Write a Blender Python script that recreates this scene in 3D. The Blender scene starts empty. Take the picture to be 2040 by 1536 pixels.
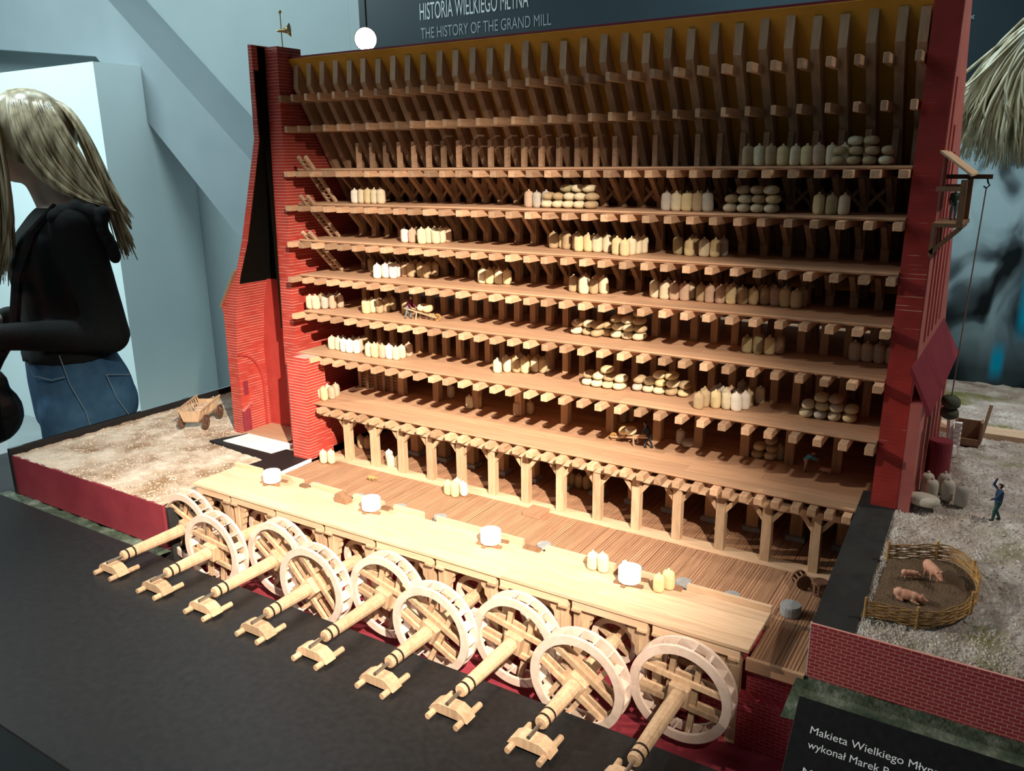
import bpy, bmesh, math, random
from mathutils import Vector, Matrix, noise
random.seed(7)
scene = bpy.context.scene
COL = scene.collection

# ------------------------------------------------------------------ camera
CAM = Vector((1.1248, -1.0009, 0.5175)); PITCH, YAW, ROLL, FPX = 0.2703, -0.5642, -0.0115, 1628.05
cy, sy, cp, sp = math.cos(YAW), math.sin(YAW), math.cos(PITCH), math.sin(PITCH)
FW = Vector((sy*cp, cy*cp, -sp)); RT = Vector((cy, -sy, 0)); UP = RT.cross(FW)
R2 = math.cos(ROLL)*RT + math.sin(ROLL)*UP
U2 = -math.sin(ROLL)*RT + math.cos(ROLL)*UP
cam = bpy.data.cameras.new('camera'); camo = bpy.data.objects.new('camera', cam); COL.objects.link(camo)
m = Matrix.Identity(4)
for i in range(3):
    m[i][0] = R2[i]; m[i][1] = U2[i]; m[i][2] = -FW[i]; m[i][3] = CAM[i]
camo.matrix_world = m
cam.sensor_fit = 'HORIZONTAL'; cam.sensor_width = 36; cam.lens = FPX/2040*36; cam.clip_start = 0.02; cam.clip_end = 60
scene.camera = camo

# ------------------------------------------------------------------ world, lights, exposure
wd = bpy.data.worlds.new('world'); scene.world = wd; wd.use_nodes = True
bg = wd.node_tree.nodes['Background']; bg.inputs[0].default_value = (0.55, 0.72, 0.78, 1); bg.inputs[1].default_value = 0.08
scene.view_settings.view_transform = 'Standard'; scene.view_settings.look = 'None'
scene.view_settings.exposure = 0.0; scene.view_settings.gamma = 1.0; scene.view_settings.use_curve_mapping = False

def spot(name, loc, target, energy, color, size_deg, blend, radius):
    l = bpy.data.lights.new(name, 'SPOT'); o = bpy.data.objects.new(name, l); COL.objects.link(o)
    l.energy = energy; l.color = color; l.spot_size = math.radians(size_deg); l.spot_blend = blend; l.shadow_soft_size = radius
    o.location = loc
    o.rotation_euler = (Vector(target)-Vector(loc)).to_track_quat('-Z', 'Y').to_euler()
    return o
def area(name, loc, target, energy, color, sx, sy_):
    l = bpy.data.lights.new(name, 'AREA'); o = bpy.data.objects.new(name, l); COL.objects.link(o)
    l.shape = 'RECTANGLE'; l.size = sx; l.size_y = sy_; l.energy = energy; l.color = color
    o.location = loc
    o.rotation_euler = (Vector(target)-Vector(loc)).to_track_quat('-Z', 'Y').to_euler()
    return o
WARM = (1.0, 0.85, 0.68)
spot('case_spot_key', (1.50, -1.05, 1.10), (0.30, -0.13, 0.04), 440, WARM, 40, 1.0, 0.012)
spot('case_spot_side', (-0.75, -0.75, 0.95), (0.48, -0.20, 0.0), 90, WARM, 46, 1.0, 0.012)
spot('added_board_fill', (1.75, 0.15, 1.35), (1.12, 0.42, 0.1), 30, (1.0, 0.92, 0.80), 75, 0.9, 0.02)  # extra spot added to brighten the stony board beyond the key's reach
area('room_ceiling_light', (-3.3, -0.5, 2.2), (-3.0, 1.0, 0.2), 115, (0.80, 0.97, 1.0), 1.4, 1.4)
spot('room_downlight', (-1.25, 0.0, 2.45), (-1.0, 0.15, 0.0), 150, (0.86, 0.97, 1.0), 42, 0.5, 0.04)
area('room_ceiling_light_front', (-0.9, -1.6, 2.0), (-0.6, 0.2, 0.2), 9, (0.80, 0.95, 1.0), 1.2, 1.2)
area('added_wall_fill', (-1.5, 0.95, 2.4), (-2.5, 1.7, 0.2), 26, (0.80, 0.96, 1.0), 0.8, 0.8)  # unseen fill added to lift the back wall and pier side
spot('mural_spot', (0.75, 0.78, 2.1), (0.95, 1.29, 0.55), 110, (0.80, 0.95, 1.0), 95, 0.9, 0.05)

# ------------------------------------------------------------------ materials
def mat(name, col, rough=0.6, spec=0.3, metal=0.0):
    mt = bpy.data.materials.new(name); mt.use_nodes = True
    b = mt.node_tree.nodes['Principled BSDF']
    b.inputs['Base Color'].default_value = (*col, 1); b.inputs['Roughness'].default_value = rough
    b.inputs['Specular IOR Level'].default_value = spec; b.inputs['Metallic'].default_value = metal
    return mt
def N(mt, t, **kw):
    n = mt.node_tree.nodes.new(t)
    for k, v in kw.items():
        if k == 'ins':
            for a, b in v.items(): n.inputs[a].default_value = b
        else: setattr(n, k, v)
    return n
def L(mt, a, b): mt.node_tree.links.new(a, b)
def BS(mt): return mt.node_tree.nodes['Principled BSDF']
def ramp(mt, fac, stops):
    r = N(mt, 'ShaderNodeValToRGB'); e = r.color_ramp.elements
    e[0].position, e[0].color = stops[0][0], (*stops[0][1], 1)
    e[1].position, e[1].color = stops[-1][0], (*stops[-1][1], 1)
    for p_, c_ in stops[1:-1]:
        k = e.new(p_); k.color = (*c_, 1)
    L(mt, fac, r.inputs[0]); return r
def wood(name, c1, c2, stretch=(40, 40, 4), rough=0.6, rnd=0.25, bump=0.15):
    mt = mat(name, c1, rough, 0.25)
    tc = N(mt, 'ShaderNodeTexCoord'); mp = N(mt, 'ShaderNodeMapping'); mp.inputs['Scale'].default_value = stretch
    oi = N(mt, 'ShaderNodeObjectInfo')
    L(mt, tc.outputs['Object'], mp.inputs[0])
    add = N(mt, 'ShaderNodeVectorMath', operation='ADD'); L(mt, mp.outputs[0], add.inputs[0])
    sc = N(mt, 'ShaderNodeVectorMath', operation='SCALE'); sc.inputs[0].default_value = (37, 91, 53); L(mt, oi.outputs['Random'], sc.inputs['Scale']); L(mt, sc.outputs[0], add.inputs[1])
    nz = N(mt, 'ShaderNodeTexNoise', ins={'Scale': 3.0, 'Detail': 5.0, 'Roughness': 0.6, 'Distortion': 0.6}); L(mt, add.outputs[0], nz.inputs['Vector'])
    rp = ramp(mt, nz.outputs[0], [(0.3, c2), (0.62, c1)])
    hs = N(mt, 'ShaderNodeHueSaturation')
    mr = N(mt, 'ShaderNodeMapRange', ins={'From Min': 0, 'From Max': 1, 'To Min': 1-rnd, 'To Max': 1+rnd*0.6}); L(mt, oi.outputs['Random'], mr.inputs[0])
    L(mt, mr.outputs[0], hs.inputs['Value']); L(mt, rp.outputs[0], hs.inputs['Color'])
    L(mt, hs.outputs[0], BS(mt).inputs['Base Color'])
    bp = N(mt, 'ShaderNodeBump', ins={'Strength': bump, 'Distance': 0.001}); L(mt, nz.outputs[0], bp.inputs['Height']); L(mt, bp.outputs[0], BS(mt).inputs['Normal'])
    return mt
def brick_lines(name, red, lo, hi, pitch=0.0052, line=(0.74, 0.42, 0.36), zlo=None):
    mt = mat(name, red, 0.42, 0.4)
    tc = N(mt, 'ShaderNodeTexCoord'); sx = N(mt, 'ShaderNodeSeparateXYZ'); L(mt, tc.outputs['Object'], sx.inputs[0])
    dv = N(mt, 'ShaderNodeMath', operation='DIVIDE'); L(mt, sx.outputs[2], dv.inputs[0]); dv.inputs[1].default_value = pitch
    fr = N(mt, 'ShaderNodeMath', operation='FRACT'); L(mt, dv.outputs[0], fr.inputs[0])
    lt = N(mt, 'ShaderNodeMath', operation='LESS_THAN'); L(mt, fr.outputs[0], lt.inputs[0]); lt.inputs[1].default_value = 0.14
    mp = N(mt, 'ShaderNodeMapping'); mp.inputs['Scale'].default_value = (22, 22, 190); L(mt, tc.outputs['Object'], mp.inputs[0])
    nz = N(mt, 'ShaderNodeTexNoise', ins={'Scale': 1.0, 'Detail': 2.0}); L(mt, mp.outputs[0], nz.inputs['Vector'])
    n2 = N(mt, 'ShaderNodeTexNoise', ins={'Scale': 7.0, 'Detail': 1.0}); L(mt, tc.outputs['Object'], n2.inputs['Vector'])
    av = N(mt, 'ShaderNodeMath', operation='ADD'); L(mt, nz.outputs[0], av.inputs[0]); L(mt, n2.outputs[0], av.inputs[1])
    mr = N(mt, 'ShaderNodeMapRange', ins={'From Min': lo, 'From Max': hi}); L(mt, av.outputs[0], mr.inputs[0])
    ml = N(mt, 'ShaderNodeMath', operation='MULTIPLY'); L(mt, lt.outputs[0], ml.inputs[0]); L(mt, mr.outputs[0], ml.inputs[1])
    n3 = N(mt, 'ShaderNodeTexNoise', ins={'Scale': 40.0, 'Detail': 4.0}); L(mt, tc.outputs['Object'], n3.inputs['Vector'])
    rp = ramp(mt, n3.outputs[0], [(0.3, tuple(c*0.85 for c in red)), (0.7, tuple(min(1, c*1.15) for c in red))])
    mx = N(mt, 'ShaderNodeMix', data_type='RGBA'); L(mt, ml.outputs[0], mx.inputs['Factor']); L(mt, rp.outputs[0], mx.inputs['A']); mx.inputs['B'].default_value = (*line, 1)
    L(mt, mx.outputs['Result'], BS(mt).inputs['Base Color'])
    bp = N(mt, 'ShaderNodeBump', ins={'Strength': 0.5, 'Distance': 0.0006}); bp.invert = True; L(mt, lt.outputs[0], bp.inputs['Height']); L(mt, bp.outputs[0], BS(mt).inputs['Normal'])
    return mt
def brick_print(name, c1, c2, mortar, bw=0.0115, bh=0.0043):
    mt = mat(name, c1, 0.5, 0.35)
    tc = N(mt, 'ShaderNodeTexCoord'); sx = N(mt, 'ShaderNodeSeparateXYZ'); L(mt, tc.outputs['Object'], sx.inputs[0])
    ad = N(mt, 'ShaderNodeMath', operation='ADD'); L(mt, sx.outputs[0], ad.inputs[0]); L(mt, sx.outputs[1], ad.inputs[1])
    cb = N(mt, 'ShaderNodeCombineXYZ'); L(mt, ad.outputs[0], cb.inputs[0]); L(mt, sx.outputs[2], cb.inputs[1])
    bt = N(mt, 'ShaderNodeTexBrick', ins={'Color1': (*c1, 1), 'Color2': (*c2, 1), 'Mortar': (*mortar, 1), 'Scale': 1.0, 'Mortar Size': 0.0005, 'Mortar Smooth': 0.3, 'Brick Width': bw, 'Row Height': bh})
    L(mt, cb.outputs[0], bt.inputs['Vector']); L(mt, bt.outputs[0], BS(mt).inputs['Base Color'])
    return mt
def mottled(name, stops, scale, detail=6, rough=0.9, bump=0.6, dist=0.002, scale2=None, mixcol=None):
    mt = mat(name, stops[0][1], rough, 0.2)
    tc = N(mt, 'ShaderNodeTexCoord')
    nz = N(mt, 'ShaderNodeTexNoise', ins={'Scale': scale, 'Detail': detail, 'Roughness': 0.65}); L(mt, tc.outputs['Object'], nz.inputs['Vector'])
    rp = ramp(mt, nz.outputs[0], stops)
    out = rp.outputs[0]
    if mixcol:
        n2 = N(mt, 'ShaderNodeTexNoise', ins={'Scale': scale2, 'Detail': 3.0}); L(mt, tc.outputs['Object'], n2.inputs['Vector'])
        mr = N(mt, 'ShaderNodeMapRange', ins={'From Min': 0.52, 'From Max': 0.66}); L(mt, n2.outputs[0], mr.inputs[0])
        mx = N(mt, 'ShaderNodeMix', data_type='RGBA'); L(mt, mr.outputs[0], mx.inputs['Factor']); L(mt, out, mx.inputs['A']); mx.inputs['B'].default_value = (*mixcol, 1)
        out = mx.outputs['Result']
    L(mt, out, BS(mt).inputs['Base Color'])
    n3 = N(mt, 'ShaderNodeTexNoise', ins={'Scale': scale*6, 'Detail': 4.0}); L(mt, tc.outputs['Object'], n3.inputs['Vector'])
    bp = N(mt, 'ShaderNodeBump', ins={'Strength': bump, 'Distance': dist}); L(mt, n3.outputs[0], bp.inputs['Height']); L(mt, bp.outputs[0], BS(mt).inputs['Normal'])
    return mt
M = {}
M['pine'] = wood('pine', (0.57, 0.40, 0.26), (0.43, 0.28, 0.17), (60, 60, 8))
M['pine_x'] = wood('pine_x', (0.70, 0.50, 0.34), (0.57, 0.38, 0.24), (5, 70, 70), rnd=0.12)
M['floor_x'] = wood('floor_x', (0.60, 0.37, 0.23), (0.47, 0.27, 0.16), (5, 90, 90), rnd=0.16)
M['joist'] = wood('joist', (0.64, 0.41, 0.26), (0.46, 0.27, 0.16), (80, 8, 80), rnd=0.4)
M['post'] = wood('post', (0.50, 0.31, 0.18), (0.36, 0.21, 0.11), (80, 80, 8), rnd=0.3)
def ribbed(mt, pitch):
    nt = mt.node_tree; tc = N(mt, 'ShaderNodeTexCoord'); sx = N(mt, 'ShaderNodeSeparateXYZ'); L(mt, tc.outputs['Object'], sx.inputs[0])
    dv = N(mt, 'ShaderNodeMath', operation='DIVIDE'); L(mt, sx.outputs[0], dv.inputs[0]); dv.inputs[1].default_value = pitch
    fr = N(mt, 'ShaderNodeMath', operation='FRACT'); L(mt, dv.outputs[0], fr.inputs[0]); lt = N(mt, 'ShaderNodeMath', operation='LESS_THAN'); L(mt, fr.outputs[0], lt.inputs[0]); lt.inputs[1].default_value = 0.24
    oi = N(mt, 'ShaderNodeObjectInfo'); gt = N(mt, 'ShaderNodeMath', operation='GREATER_THAN'); L(mt, oi.outputs['Random'], gt.inputs[0]); gt.inputs[1].default_value = 0.35
    ml = N(mt, 'ShaderNodeMath', operation='MULTIPLY'); L(mt, lt.outputs[0], ml.inputs[0]); L(mt, gt.outputs[0], ml.inputs[1])
    src = BS(mt).inputs['Base Color'].links[0].from_socket; mx = N(mt, 'ShaderNodeMix', data_type='RGBA'); L(mt, ml.outputs[0], mx.inputs['Factor']); L(mt, src, mx.inputs['A']); mx.inputs['B'].default_value = (0.16, 0.07, 0.04, 1); L(mt, mx.outputs['Result'], BS(mt).inputs['Base Color']); return mt
M['deck_y'] = ribbed(wood('deck_y', (0.52, 0.30, 0.18), (0.28, 0.14, 0.08), (330, 6, 60), rnd=0.2, bump=0.5), 0.0037)
M['rafter'] = wood('rafter', (0.50, 0.32, 0.20), (0.38, 0.23, 0.13), (60, 30, 12), rnd=0.2)
M['rim'] = wood('rim', (0.71, 0.57, 0.49), (0.61, 0.47, 0.39), (30, 30, 30), rnd=0.12)
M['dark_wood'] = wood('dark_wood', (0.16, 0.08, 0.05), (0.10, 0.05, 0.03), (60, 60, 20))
M['mid_wood'] = wood('mid_wood', (0.30, 0.17, 0.10), (0.22, 0.12, 0.07), (60, 60, 20))
M['ochre'] = mottled('ochre', [(0.3, (0.56, 0.26, 0.03)), (0.7, (0.74, 0.37, 0.05))], 9, 3, 0.5, 0.1, 0.001)
M['red_lined'] = brick_lines('red_lined', (0.44, 0.055, 0.04), 0.78, 0.95)
M['red_few'] = brick_lines('red_few', (0.36, 0.035, 0.028), 1.13, 1.25)
M['red_plain'] = mottled('red_plain', [(0.3, (0.40, 0.045, 0.04)), (0.7, (0.48, 0.07, 0.055))], 25, 4, 0.4, 0.1, 0.0005)
M['lit_red'] = mottled('lit_red', [(0.3, (0.46, 0.13, 0.12)), (0.7, (0.56, 0.18, 0.16))], 25, 4, 0.45, 0.2, 0.0005)  # red brick with the pinkish light on its outer side put into the colour
M['maroon'] = mottled('maroon', [(0.3, (0.20, 0.025, 0.04)), (0.7, (0.27, 0.04, 0.055))], 18, 5, 0.5, 0.2, 0.0006)
M['brick_print'] = brick_print('brick_print', (0.52, 0.07, 0.09), (0.44, 0.05, 0.07), (0.78, 0.36, 0.30), 0.0095, 0.0040)
M['brick_quay'] = brick_print('brick_quay', (0.34, 0.03, 0.05), (0.42, 0.05, 0.07), (0.55, 0.18, 0.17))
M['soot'] = mat('soot', (0.006, 0.005, 0.004), 0.95, 0.05)
M['black'] = mat('black', (0.012, 0.012, 0.013), 0.5, 0.3)
M['black_rough'] = mottled('black_rough', [(0.3, (0.02, 0.02, 0.02)), (0.7, (0.035, 0.035, 0.034))], 40, 3, 0.75, 0.2, 0.0005)
M['race'] = mat('race', (0.010, 0.008, 0.008), 0.6, 0.25)
M['ledge'] = mottled('ledge', [(0.35, (0.011, 0.011, 0.012)), (0.7, (0.017, 0.017, 0.018))], 120, 3, 0.36, 0.1, 0.0003)
M['moss'] = mottled('moss', [(0.3, (0.02, 0.035, 0.022)), (0.5, (0.06, 0.085, 0.055)), (0.72, (0.20, 0.23, 0.18))], 30, 8, 0.55, 0.8, 0.003)
M['sand'] = mottled('sand', [(0.38, (0.26, 0.17, 0.10)), (0.47, (0.44, 0.34, 0.26)), (0.58, (0.64, 0.56, 0.47))], 9, 8, 0.9, 1.0, 0.003)
M['gravel'] = mottled('gravel', [(0.3, (0.20, 0.15, 0.12)), (0.5, (0.40, 0.34, 0.30)), (0.7, (0.62, 0.58, 0.54))], 26, 8, 0.9, 1.0, 0.003, 9.0, (0.16, 0.16, 0.05))
M['pebble_pale'] = mottled('pebble_pale', [(0.3, (0.42, 0.33, 0.25)), (0.7, (0.70, 0.62, 0.54))], 60, 2, 0.8, 0.2, 0.0005)
M['pebble_grey'] = mottled('pebble_grey', [(0.3, (0.30, 0.24, 0.21)), (0.55, (0.50, 0.44, 0.40)), (0.75, (0.72, 0.70, 0.67))], 45, 2, 0.8, 0.2, 0.0005)
M['earth'] = mottled('earth', [(0.3, (0.10, 0.065, 0.04)), (0.7, (0.17, 0.11, 0.07))], 60, 6, 0.95, 1.0, 0.002)
M['white'] = mottled('white', [(0.3, (0.80, 0.78, 0.78)), (0.7, (0.86, 0.85, 0.85))], 60, 3, 0.5, 0.2, 0.0004)
M['grey_stone'] = mottled('grey_stone', [(0.3, (0.24, 0.25, 0.26)), (0.7, (0.36, 0.37, 0.38))], 120, 3, 0.6, 0.2, 0.0004)
M['iron'] = mat('iron', (0.06, 0.05, 0.045), 0.4, 0.5, 0.8)
M['steel'] = mat('steel', (0.45, 0.40, 0.34), 0.35, 0.5, 0.9)
M['gold'] = mat('gold', (0.80, 0.62, 0.28), 0.3, 0.5, 0.7)
M['withy'] = wood('withy', (0.52, 0.30, 0.11), (0.36, 0.19, 0.06), (60, 60, 60))
M['rope'] = mat('rope', (0.30, 0.26, 0.22), 0.8)
for k, c in {'w': (0.86, 0.80, 0.70), 'c': (0.76, 0.66, 0.46), 'y': (0.74, 0.60, 0.34), 't': (0.50, 0.37, 0.22), 'o': (0.42, 0.36, 0.20), 'p': (0.60, 0.42, 0.30), 'g': (0.55, 0.50, 0.43), 'G': (0.10, 0.115, 0.085), 'W': (0.66, 0.62, 0.52)}.items():
    M['sack_'+k] = mottled('sack_'+k, [(0.3, tuple(v*0.82 for v in c)), (0.7, c)], 90, 4, 0.85, 0.5, 0.0008)

# ------------------------------------------------------------------ mesh helpers
class MB:
    def __init__(s): s.v = []; s.f = []
    def box(s, x0, x1, y0, y1, z0, z1):
        b = len(s.v)
        s.v += [(x0, y0, z0), (x1, y0, z0), (x1, y1, z0), (x0, y1, z0), (x0, y0, z1), (x1, y0, z1), (x1, y1, z1), (x0, y1, z1)]
        s.f += [tuple(b+i for i in q) for q in ((0, 3, 2, 1), (4, 5, 6, 7), (0, 1, 5, 4), (1, 2, 6, 5), (2, 3, 7, 6), (3, 0, 4, 7))]
        return s
    def prism(s, poly, axis, a, b_):
        # poly: 2D points; axis 'x': (y,z), 'y': (x,z), 'z': (x,y)
        n = len(poly); b = len(s.v)
        ar = sum(poly[i][0]*poly[(i+1) % n][1]-poly[(i+1) % n][0]*poly[i][1] for i in range(n))
        if ar < 0: poly = poly[::-1]
        def P(p, t): return (t, p[0], p[1]) if axis == 'x' else ((p[0], t, p[1]) if axis == 'y' else (p[0], p[1], t))
        s.v += [P(p, a) for p in poly] + [P(p, b_) for p in poly]
        fl = (axis == 'y') != (b_ < a)
        sd = [(b+i, b+(i+1) % n, b+n+(i+1) % n, b+n+i) for i in range(n)]
        lo = tuple(b+i for i in range(n))[::-1]; hi = tuple(b+n+i for i in range(n))
        fs = sd+[lo, hi]
        s.f += [q[::-1] for q in fs] if fl else fs
        return s
    def bar(s, p0, p1, w, h, upv=(0, 0, 1)):
        p0, p1 = Vector(p0), Vector(p1); d = (p1-p0).normalized(); u = Vector(upv)
        sd = d.cross(u)
        if sd.length < 1e-5: sd = d.cross(Vector((1, 0, 0)))
        sd.normalize(); u = sd.cross(d)
        b = len(s.v)
        for p in (p0, p1):
            for a, c in ((-1, -1), (1, -1), (1, 1), (-1, 1)): s.v.append(tuple(p+sd*(a*w/2)+u*(c*h/2)))
        s.f += [tuple(b+i for i in q) for q in ((0, 1, 2, 3), (7, 6, 5, 4), (1, 0, 4, 5), (2, 1, 5, 6), (3, 2, 6, 7), (0, 3, 7, 4))]
        return s
    def tube(s, pts, rads, n=8, cap=True):
        pts = [Vector(p) for p in pts]
        if not hasattr(rads, '__len__'): rads = [rads]*len(pts)
        b = len(s.v); prev = None
        for i, p in enumerate(pts):
            d = (pts[min(i+1, len(pts)-1)]-pts[max(i-1, 0)]).normalized()
            if prev is None:
                a = d.cross(Vector((0, 0, 1)))
                if a.length < 1e-3: a = d.cross(Vector((1, 0, 0)))
            else: a = prev-d*prev.dot(d)
            a.normalize(); prev = a; c = d.cross(a)
            for k in range(n):
                t = 2*math.pi*k/n; s.v.append(tuple(p+(a*math.cos(t)+c*math.sin(t))*rads[i]))
        for i in range(len(pts)-1):
            for k in range(n):
                s.f.append((b+i*n+k, b+i*n+(k+1) % n, b+(i+1)*n+(k+1) % n, b+(i+1)*n+k))
        if cap:
            s.f.append(tuple(b+k for k in range(n))[::-1]); e = b+(len(pts)-1)*n; s.f.append(tuple(e+k for k in range(n)))
        return s
    def lathe(s, prof, n=24, c=(0, 0, 0), axis='z'):
        b = len(s.v)
        for r, h in prof:
            for k in range(n):
                t = 2*math.pi*k/n; x, y = r*math.cos(t), r*math.sin(t)
                s.v.append((c[0]+x, c[1]+y, c[2]+h) if axis == 'z' else (c[0]+x, c[1]+h, c[2]-y))
        for i in range(len(prof)-1):
            for k in range(n): s.f.append((b+i*n+k, b+i*n+(k+1) % n, b+(i+1)*n+(k+1) % n, b+(i+1)*n+k))
        s.f.append(tuple(b+k for k in range(n))[::-1]); e = b+(len(prof)-1)*n; s.f.append(tuple(e+k for k in range(n)))
        return s
    def ring(s, ro, ri, y0, y1, n=40, c=(0, 0, 0)):
        b = len(s.v)
        for k in range(n):
            t = 2*math.pi*k/n; ct, st = math.cos(t), math.sin(t)
            for r, y in ((ro, y0), (ro, y1), (ri, y1), (ri, y0)): s.v.append((c[0]+r*ct, c[1]+y, c[2]+r*st))
        for k in range(n):
            a, d = b+4*k, b+4*((k+1) % n)
            for j in range(4): s.f.append((a+j, a+(j+1) % 4, d+(j+1) % 4, d+j))
        return s
    def sphere(s, c, r, nu=12, nv=8, R=None):
        if not hasattr(r, '__len__'): r = (r, r, r)
        b = len(s.v); c = Vector(c)
        for i in range(1, nv):
            ph = math.pi*i/nv
            for k in range(nu):
                t = 2*math.pi*k/nu; q = Vector((r[0]*math.sin(ph)*math.cos(t), r[1]*math.sin(ph)*math.sin(t), r[2]*math.cos(ph)))
                if R: q = R @ q
                s.v.append(tuple(c+q))
        tp, bt = len(s.v), len(s.v)+1
        q0, q1 = Vector((0, 0, r[2])), Vector((0, 0, -r[2]))
        if R: q0, q1 = R @ q0, R @ q1
        s.v += [tuple(c+q0), tuple(c+q1)]
        for i in range(nv-2):
            for k in range(nu): s.f.append((b+i*nu+k, b+(i+1)*nu+k, b+(i+1)*nu+(k+1) % nu, b+i*nu+(k+1) % nu))
        for k in range(nu):
            s.f.append((tp, b+k, b+(k+1) % nu)); e = b+(nv-2)*nu; s.f.append((bt, e+(k+1) % nu, e+k))
        return s
    def mesh(s, name, m_, smooth=False):
        me = bpy.data.meshes.new(name); me.from_pydata(s.v, [], s.f); me.update()
        if m_ is not None:
            for q in (m_ if isinstance(m_, (list, tuple)) else [m_]): me.materials.append(M[q] if isinstance(q, str) else q)
        if smooth:
            for p_ in me.polygons: p_.use_smooth = True
        return me
    def build(s, name, m_, parent=None, loc=(0, 0, 0), smooth=False, rot=None):
        return put(name, s.mesh(name, m_, smooth), parent, loc, rot)
def put(name, me, parent=None, loc=(0, 0, 0), rot=None, scale=None):
    o = bpy.data.objects.new(name, me); COL.objects.link(o); o.location = loc
    if rot: o.rotation_euler = rot
    if scale: o.scale = scale
    if parent: o.parent = parent
    return o
def bevelmesh(me, w, seg=1):
    bm = bmesh.new(); bm.from_mesh(me); bmesh.ops.bevel(bm, geom=bm.edges[:]+bm.verts[:], offset=w, segments=seg, affect='EDGES', profile=0.5); bm.to_mesh(me); bm.free(); return me
def tag(o, label, cat, group=None, kind=None):
    o['label'] = label; o['category'] = cat
    if group: o['group'] = group
    if kind: o['kind'] = kind
    return o
def struct(o): o['kind'] = 'structure'; return o
def empty(name, loc=(0, 0, 0), rz=0.0):
    o = bpy.data.objects.new(name, None); COL.objects.link(o); o.location = loc; o.rotation_euler = (0, 0, rz); o.empty_display_size = 0.01; return o
def remesh(name, mb, mats, voxel, matfn=None, parent=None, loc=(0, 0, 0), rot=None, smooth_it=4, M4=None):
    me = mb.mesh(name+'_raw', None); o = bpy.data.objects.new(name+'_raw', me); COL.objects.link(o)
    md = o.modifiers.new('r', 'REMESH'); md.mode = 'VOXEL'; md.voxel_size = voxel; md.use_smooth_shade = True
    if smooth_it:
        s2 = o.modifiers.new('s', 'SMOOTH'); s2.iterations = smooth_it; s2.factor = 0.5
    dg = bpy.context.evaluated_depsgraph_get(); out = bpy.data.meshes.new_from_object(o.evaluated_get(dg)); out.name = name
    bpy.data.objects.remove(o); bpy.data.meshes.remove(me)
    out.materials.clear()
    for q in mats: out.materials.append(M[q] if isinstance(q, str) else q)
    for p_ in out.polygons:
        p_.use_smooth = True
        if matfn: p_.material_index = matfn(p_.center)
    if M4: out.transform(M4)
    return put(name, out, parent, loc, rot)
def text_mesh(body, name, m_, width, height, parent, loc, rot, depth=0.0004, hlines=None):
    cu = bpy.data.curves.new(name, 'FONT'); cu.body = body; cu.size = 1.0; cu.extrude = 0.0
    o = bpy.data.objects.new(name, cu); COL.objects.link(o)
    dg = bpy.context.evaluated_depsgraph_get(); me = bpy.data.meshes.new_from_object(o.evaluated_get(dg)); bpy.data.objects.remove(o); bpy.data.curves.remove(cu)
    xs = [v.co.x for v in me.vertices]; w = max(xs)-min(xs); x0 = min(xs)
    for v in me.vertices: v.co.x = (v.co.x-x0)*width/w; v.co.y = v.co.y*height/0.72; v.co.z = 0
    me.materials.clear(); me.materials.append(M[m_] if isinstance(m_, str) else m_); me.name = name
    return put(name, me, parent, loc, rot)
# ------------------------------------------------------------------ the room
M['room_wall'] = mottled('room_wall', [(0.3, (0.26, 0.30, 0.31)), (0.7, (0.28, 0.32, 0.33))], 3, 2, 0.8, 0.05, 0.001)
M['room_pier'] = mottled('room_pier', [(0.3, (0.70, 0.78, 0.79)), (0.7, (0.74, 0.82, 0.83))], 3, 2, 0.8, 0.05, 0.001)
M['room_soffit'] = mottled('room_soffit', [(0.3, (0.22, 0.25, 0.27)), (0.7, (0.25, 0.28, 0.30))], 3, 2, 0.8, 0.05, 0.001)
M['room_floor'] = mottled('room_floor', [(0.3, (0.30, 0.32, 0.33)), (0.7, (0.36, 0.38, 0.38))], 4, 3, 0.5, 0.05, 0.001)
M['banner'] = mottled('banner', [(0.35, (0.018, 0.028, 0.036)), (0.7, (0.045, 0.065, 0.08))], 1.2, 2, 0.35, 0.0, 0.001)
M['lettering'] = mat('lettering', (0.85, 0.88, 0.90), 0.6)
M['lettering_dim'] = mat('lettering_dim', (0.38, 0.43, 0.46), 0.6)
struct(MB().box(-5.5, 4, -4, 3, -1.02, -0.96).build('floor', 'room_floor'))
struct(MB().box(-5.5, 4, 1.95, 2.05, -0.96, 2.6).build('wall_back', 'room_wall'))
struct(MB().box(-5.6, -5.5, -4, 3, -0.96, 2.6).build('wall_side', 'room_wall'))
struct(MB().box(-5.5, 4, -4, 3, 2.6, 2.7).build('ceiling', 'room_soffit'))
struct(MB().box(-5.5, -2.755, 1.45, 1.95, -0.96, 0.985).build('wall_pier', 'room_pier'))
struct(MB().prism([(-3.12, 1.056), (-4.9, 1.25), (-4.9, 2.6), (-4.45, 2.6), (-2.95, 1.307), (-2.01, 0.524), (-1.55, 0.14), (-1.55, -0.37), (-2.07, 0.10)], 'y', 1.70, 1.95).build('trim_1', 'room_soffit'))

banner = MB().box(-0.918, 2.2, 1.28, 1.34, 0.575, 1.7).build('banner_panel', 'banner')
tag(banner, 'dark slate exhibition panel with white title lettering behind the mill', 'panel')
text_mesh('HISTORIA WIELKIEGO MŁYNA', 'title_text', 'lettering', 0.411, 0.052, banner, (-0.655, 1.2785, 0.9555), (math.pi/2, 0, 0))
text_mesh('THE HISTORY OF THE GRAND MILL', 'title_text', 'lettering_dim', 0.488, 0.034, banner, (-0.654, 1.2785, 0.899), (math.pi/2, 0, 0))
text_mesh('Dot', 'caption_text', 'lettering_dim', 0.020, 0.012, banner, (0.925, 1.2785, 0.815), (math.pi/2, 0, 0))
text_mesh('A', 'caption_text', 'lettering_dim', 0.008, 0.010, banner, (0.925, 1.2785, 0.778), (math.pi/2, 0, 0))

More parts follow.
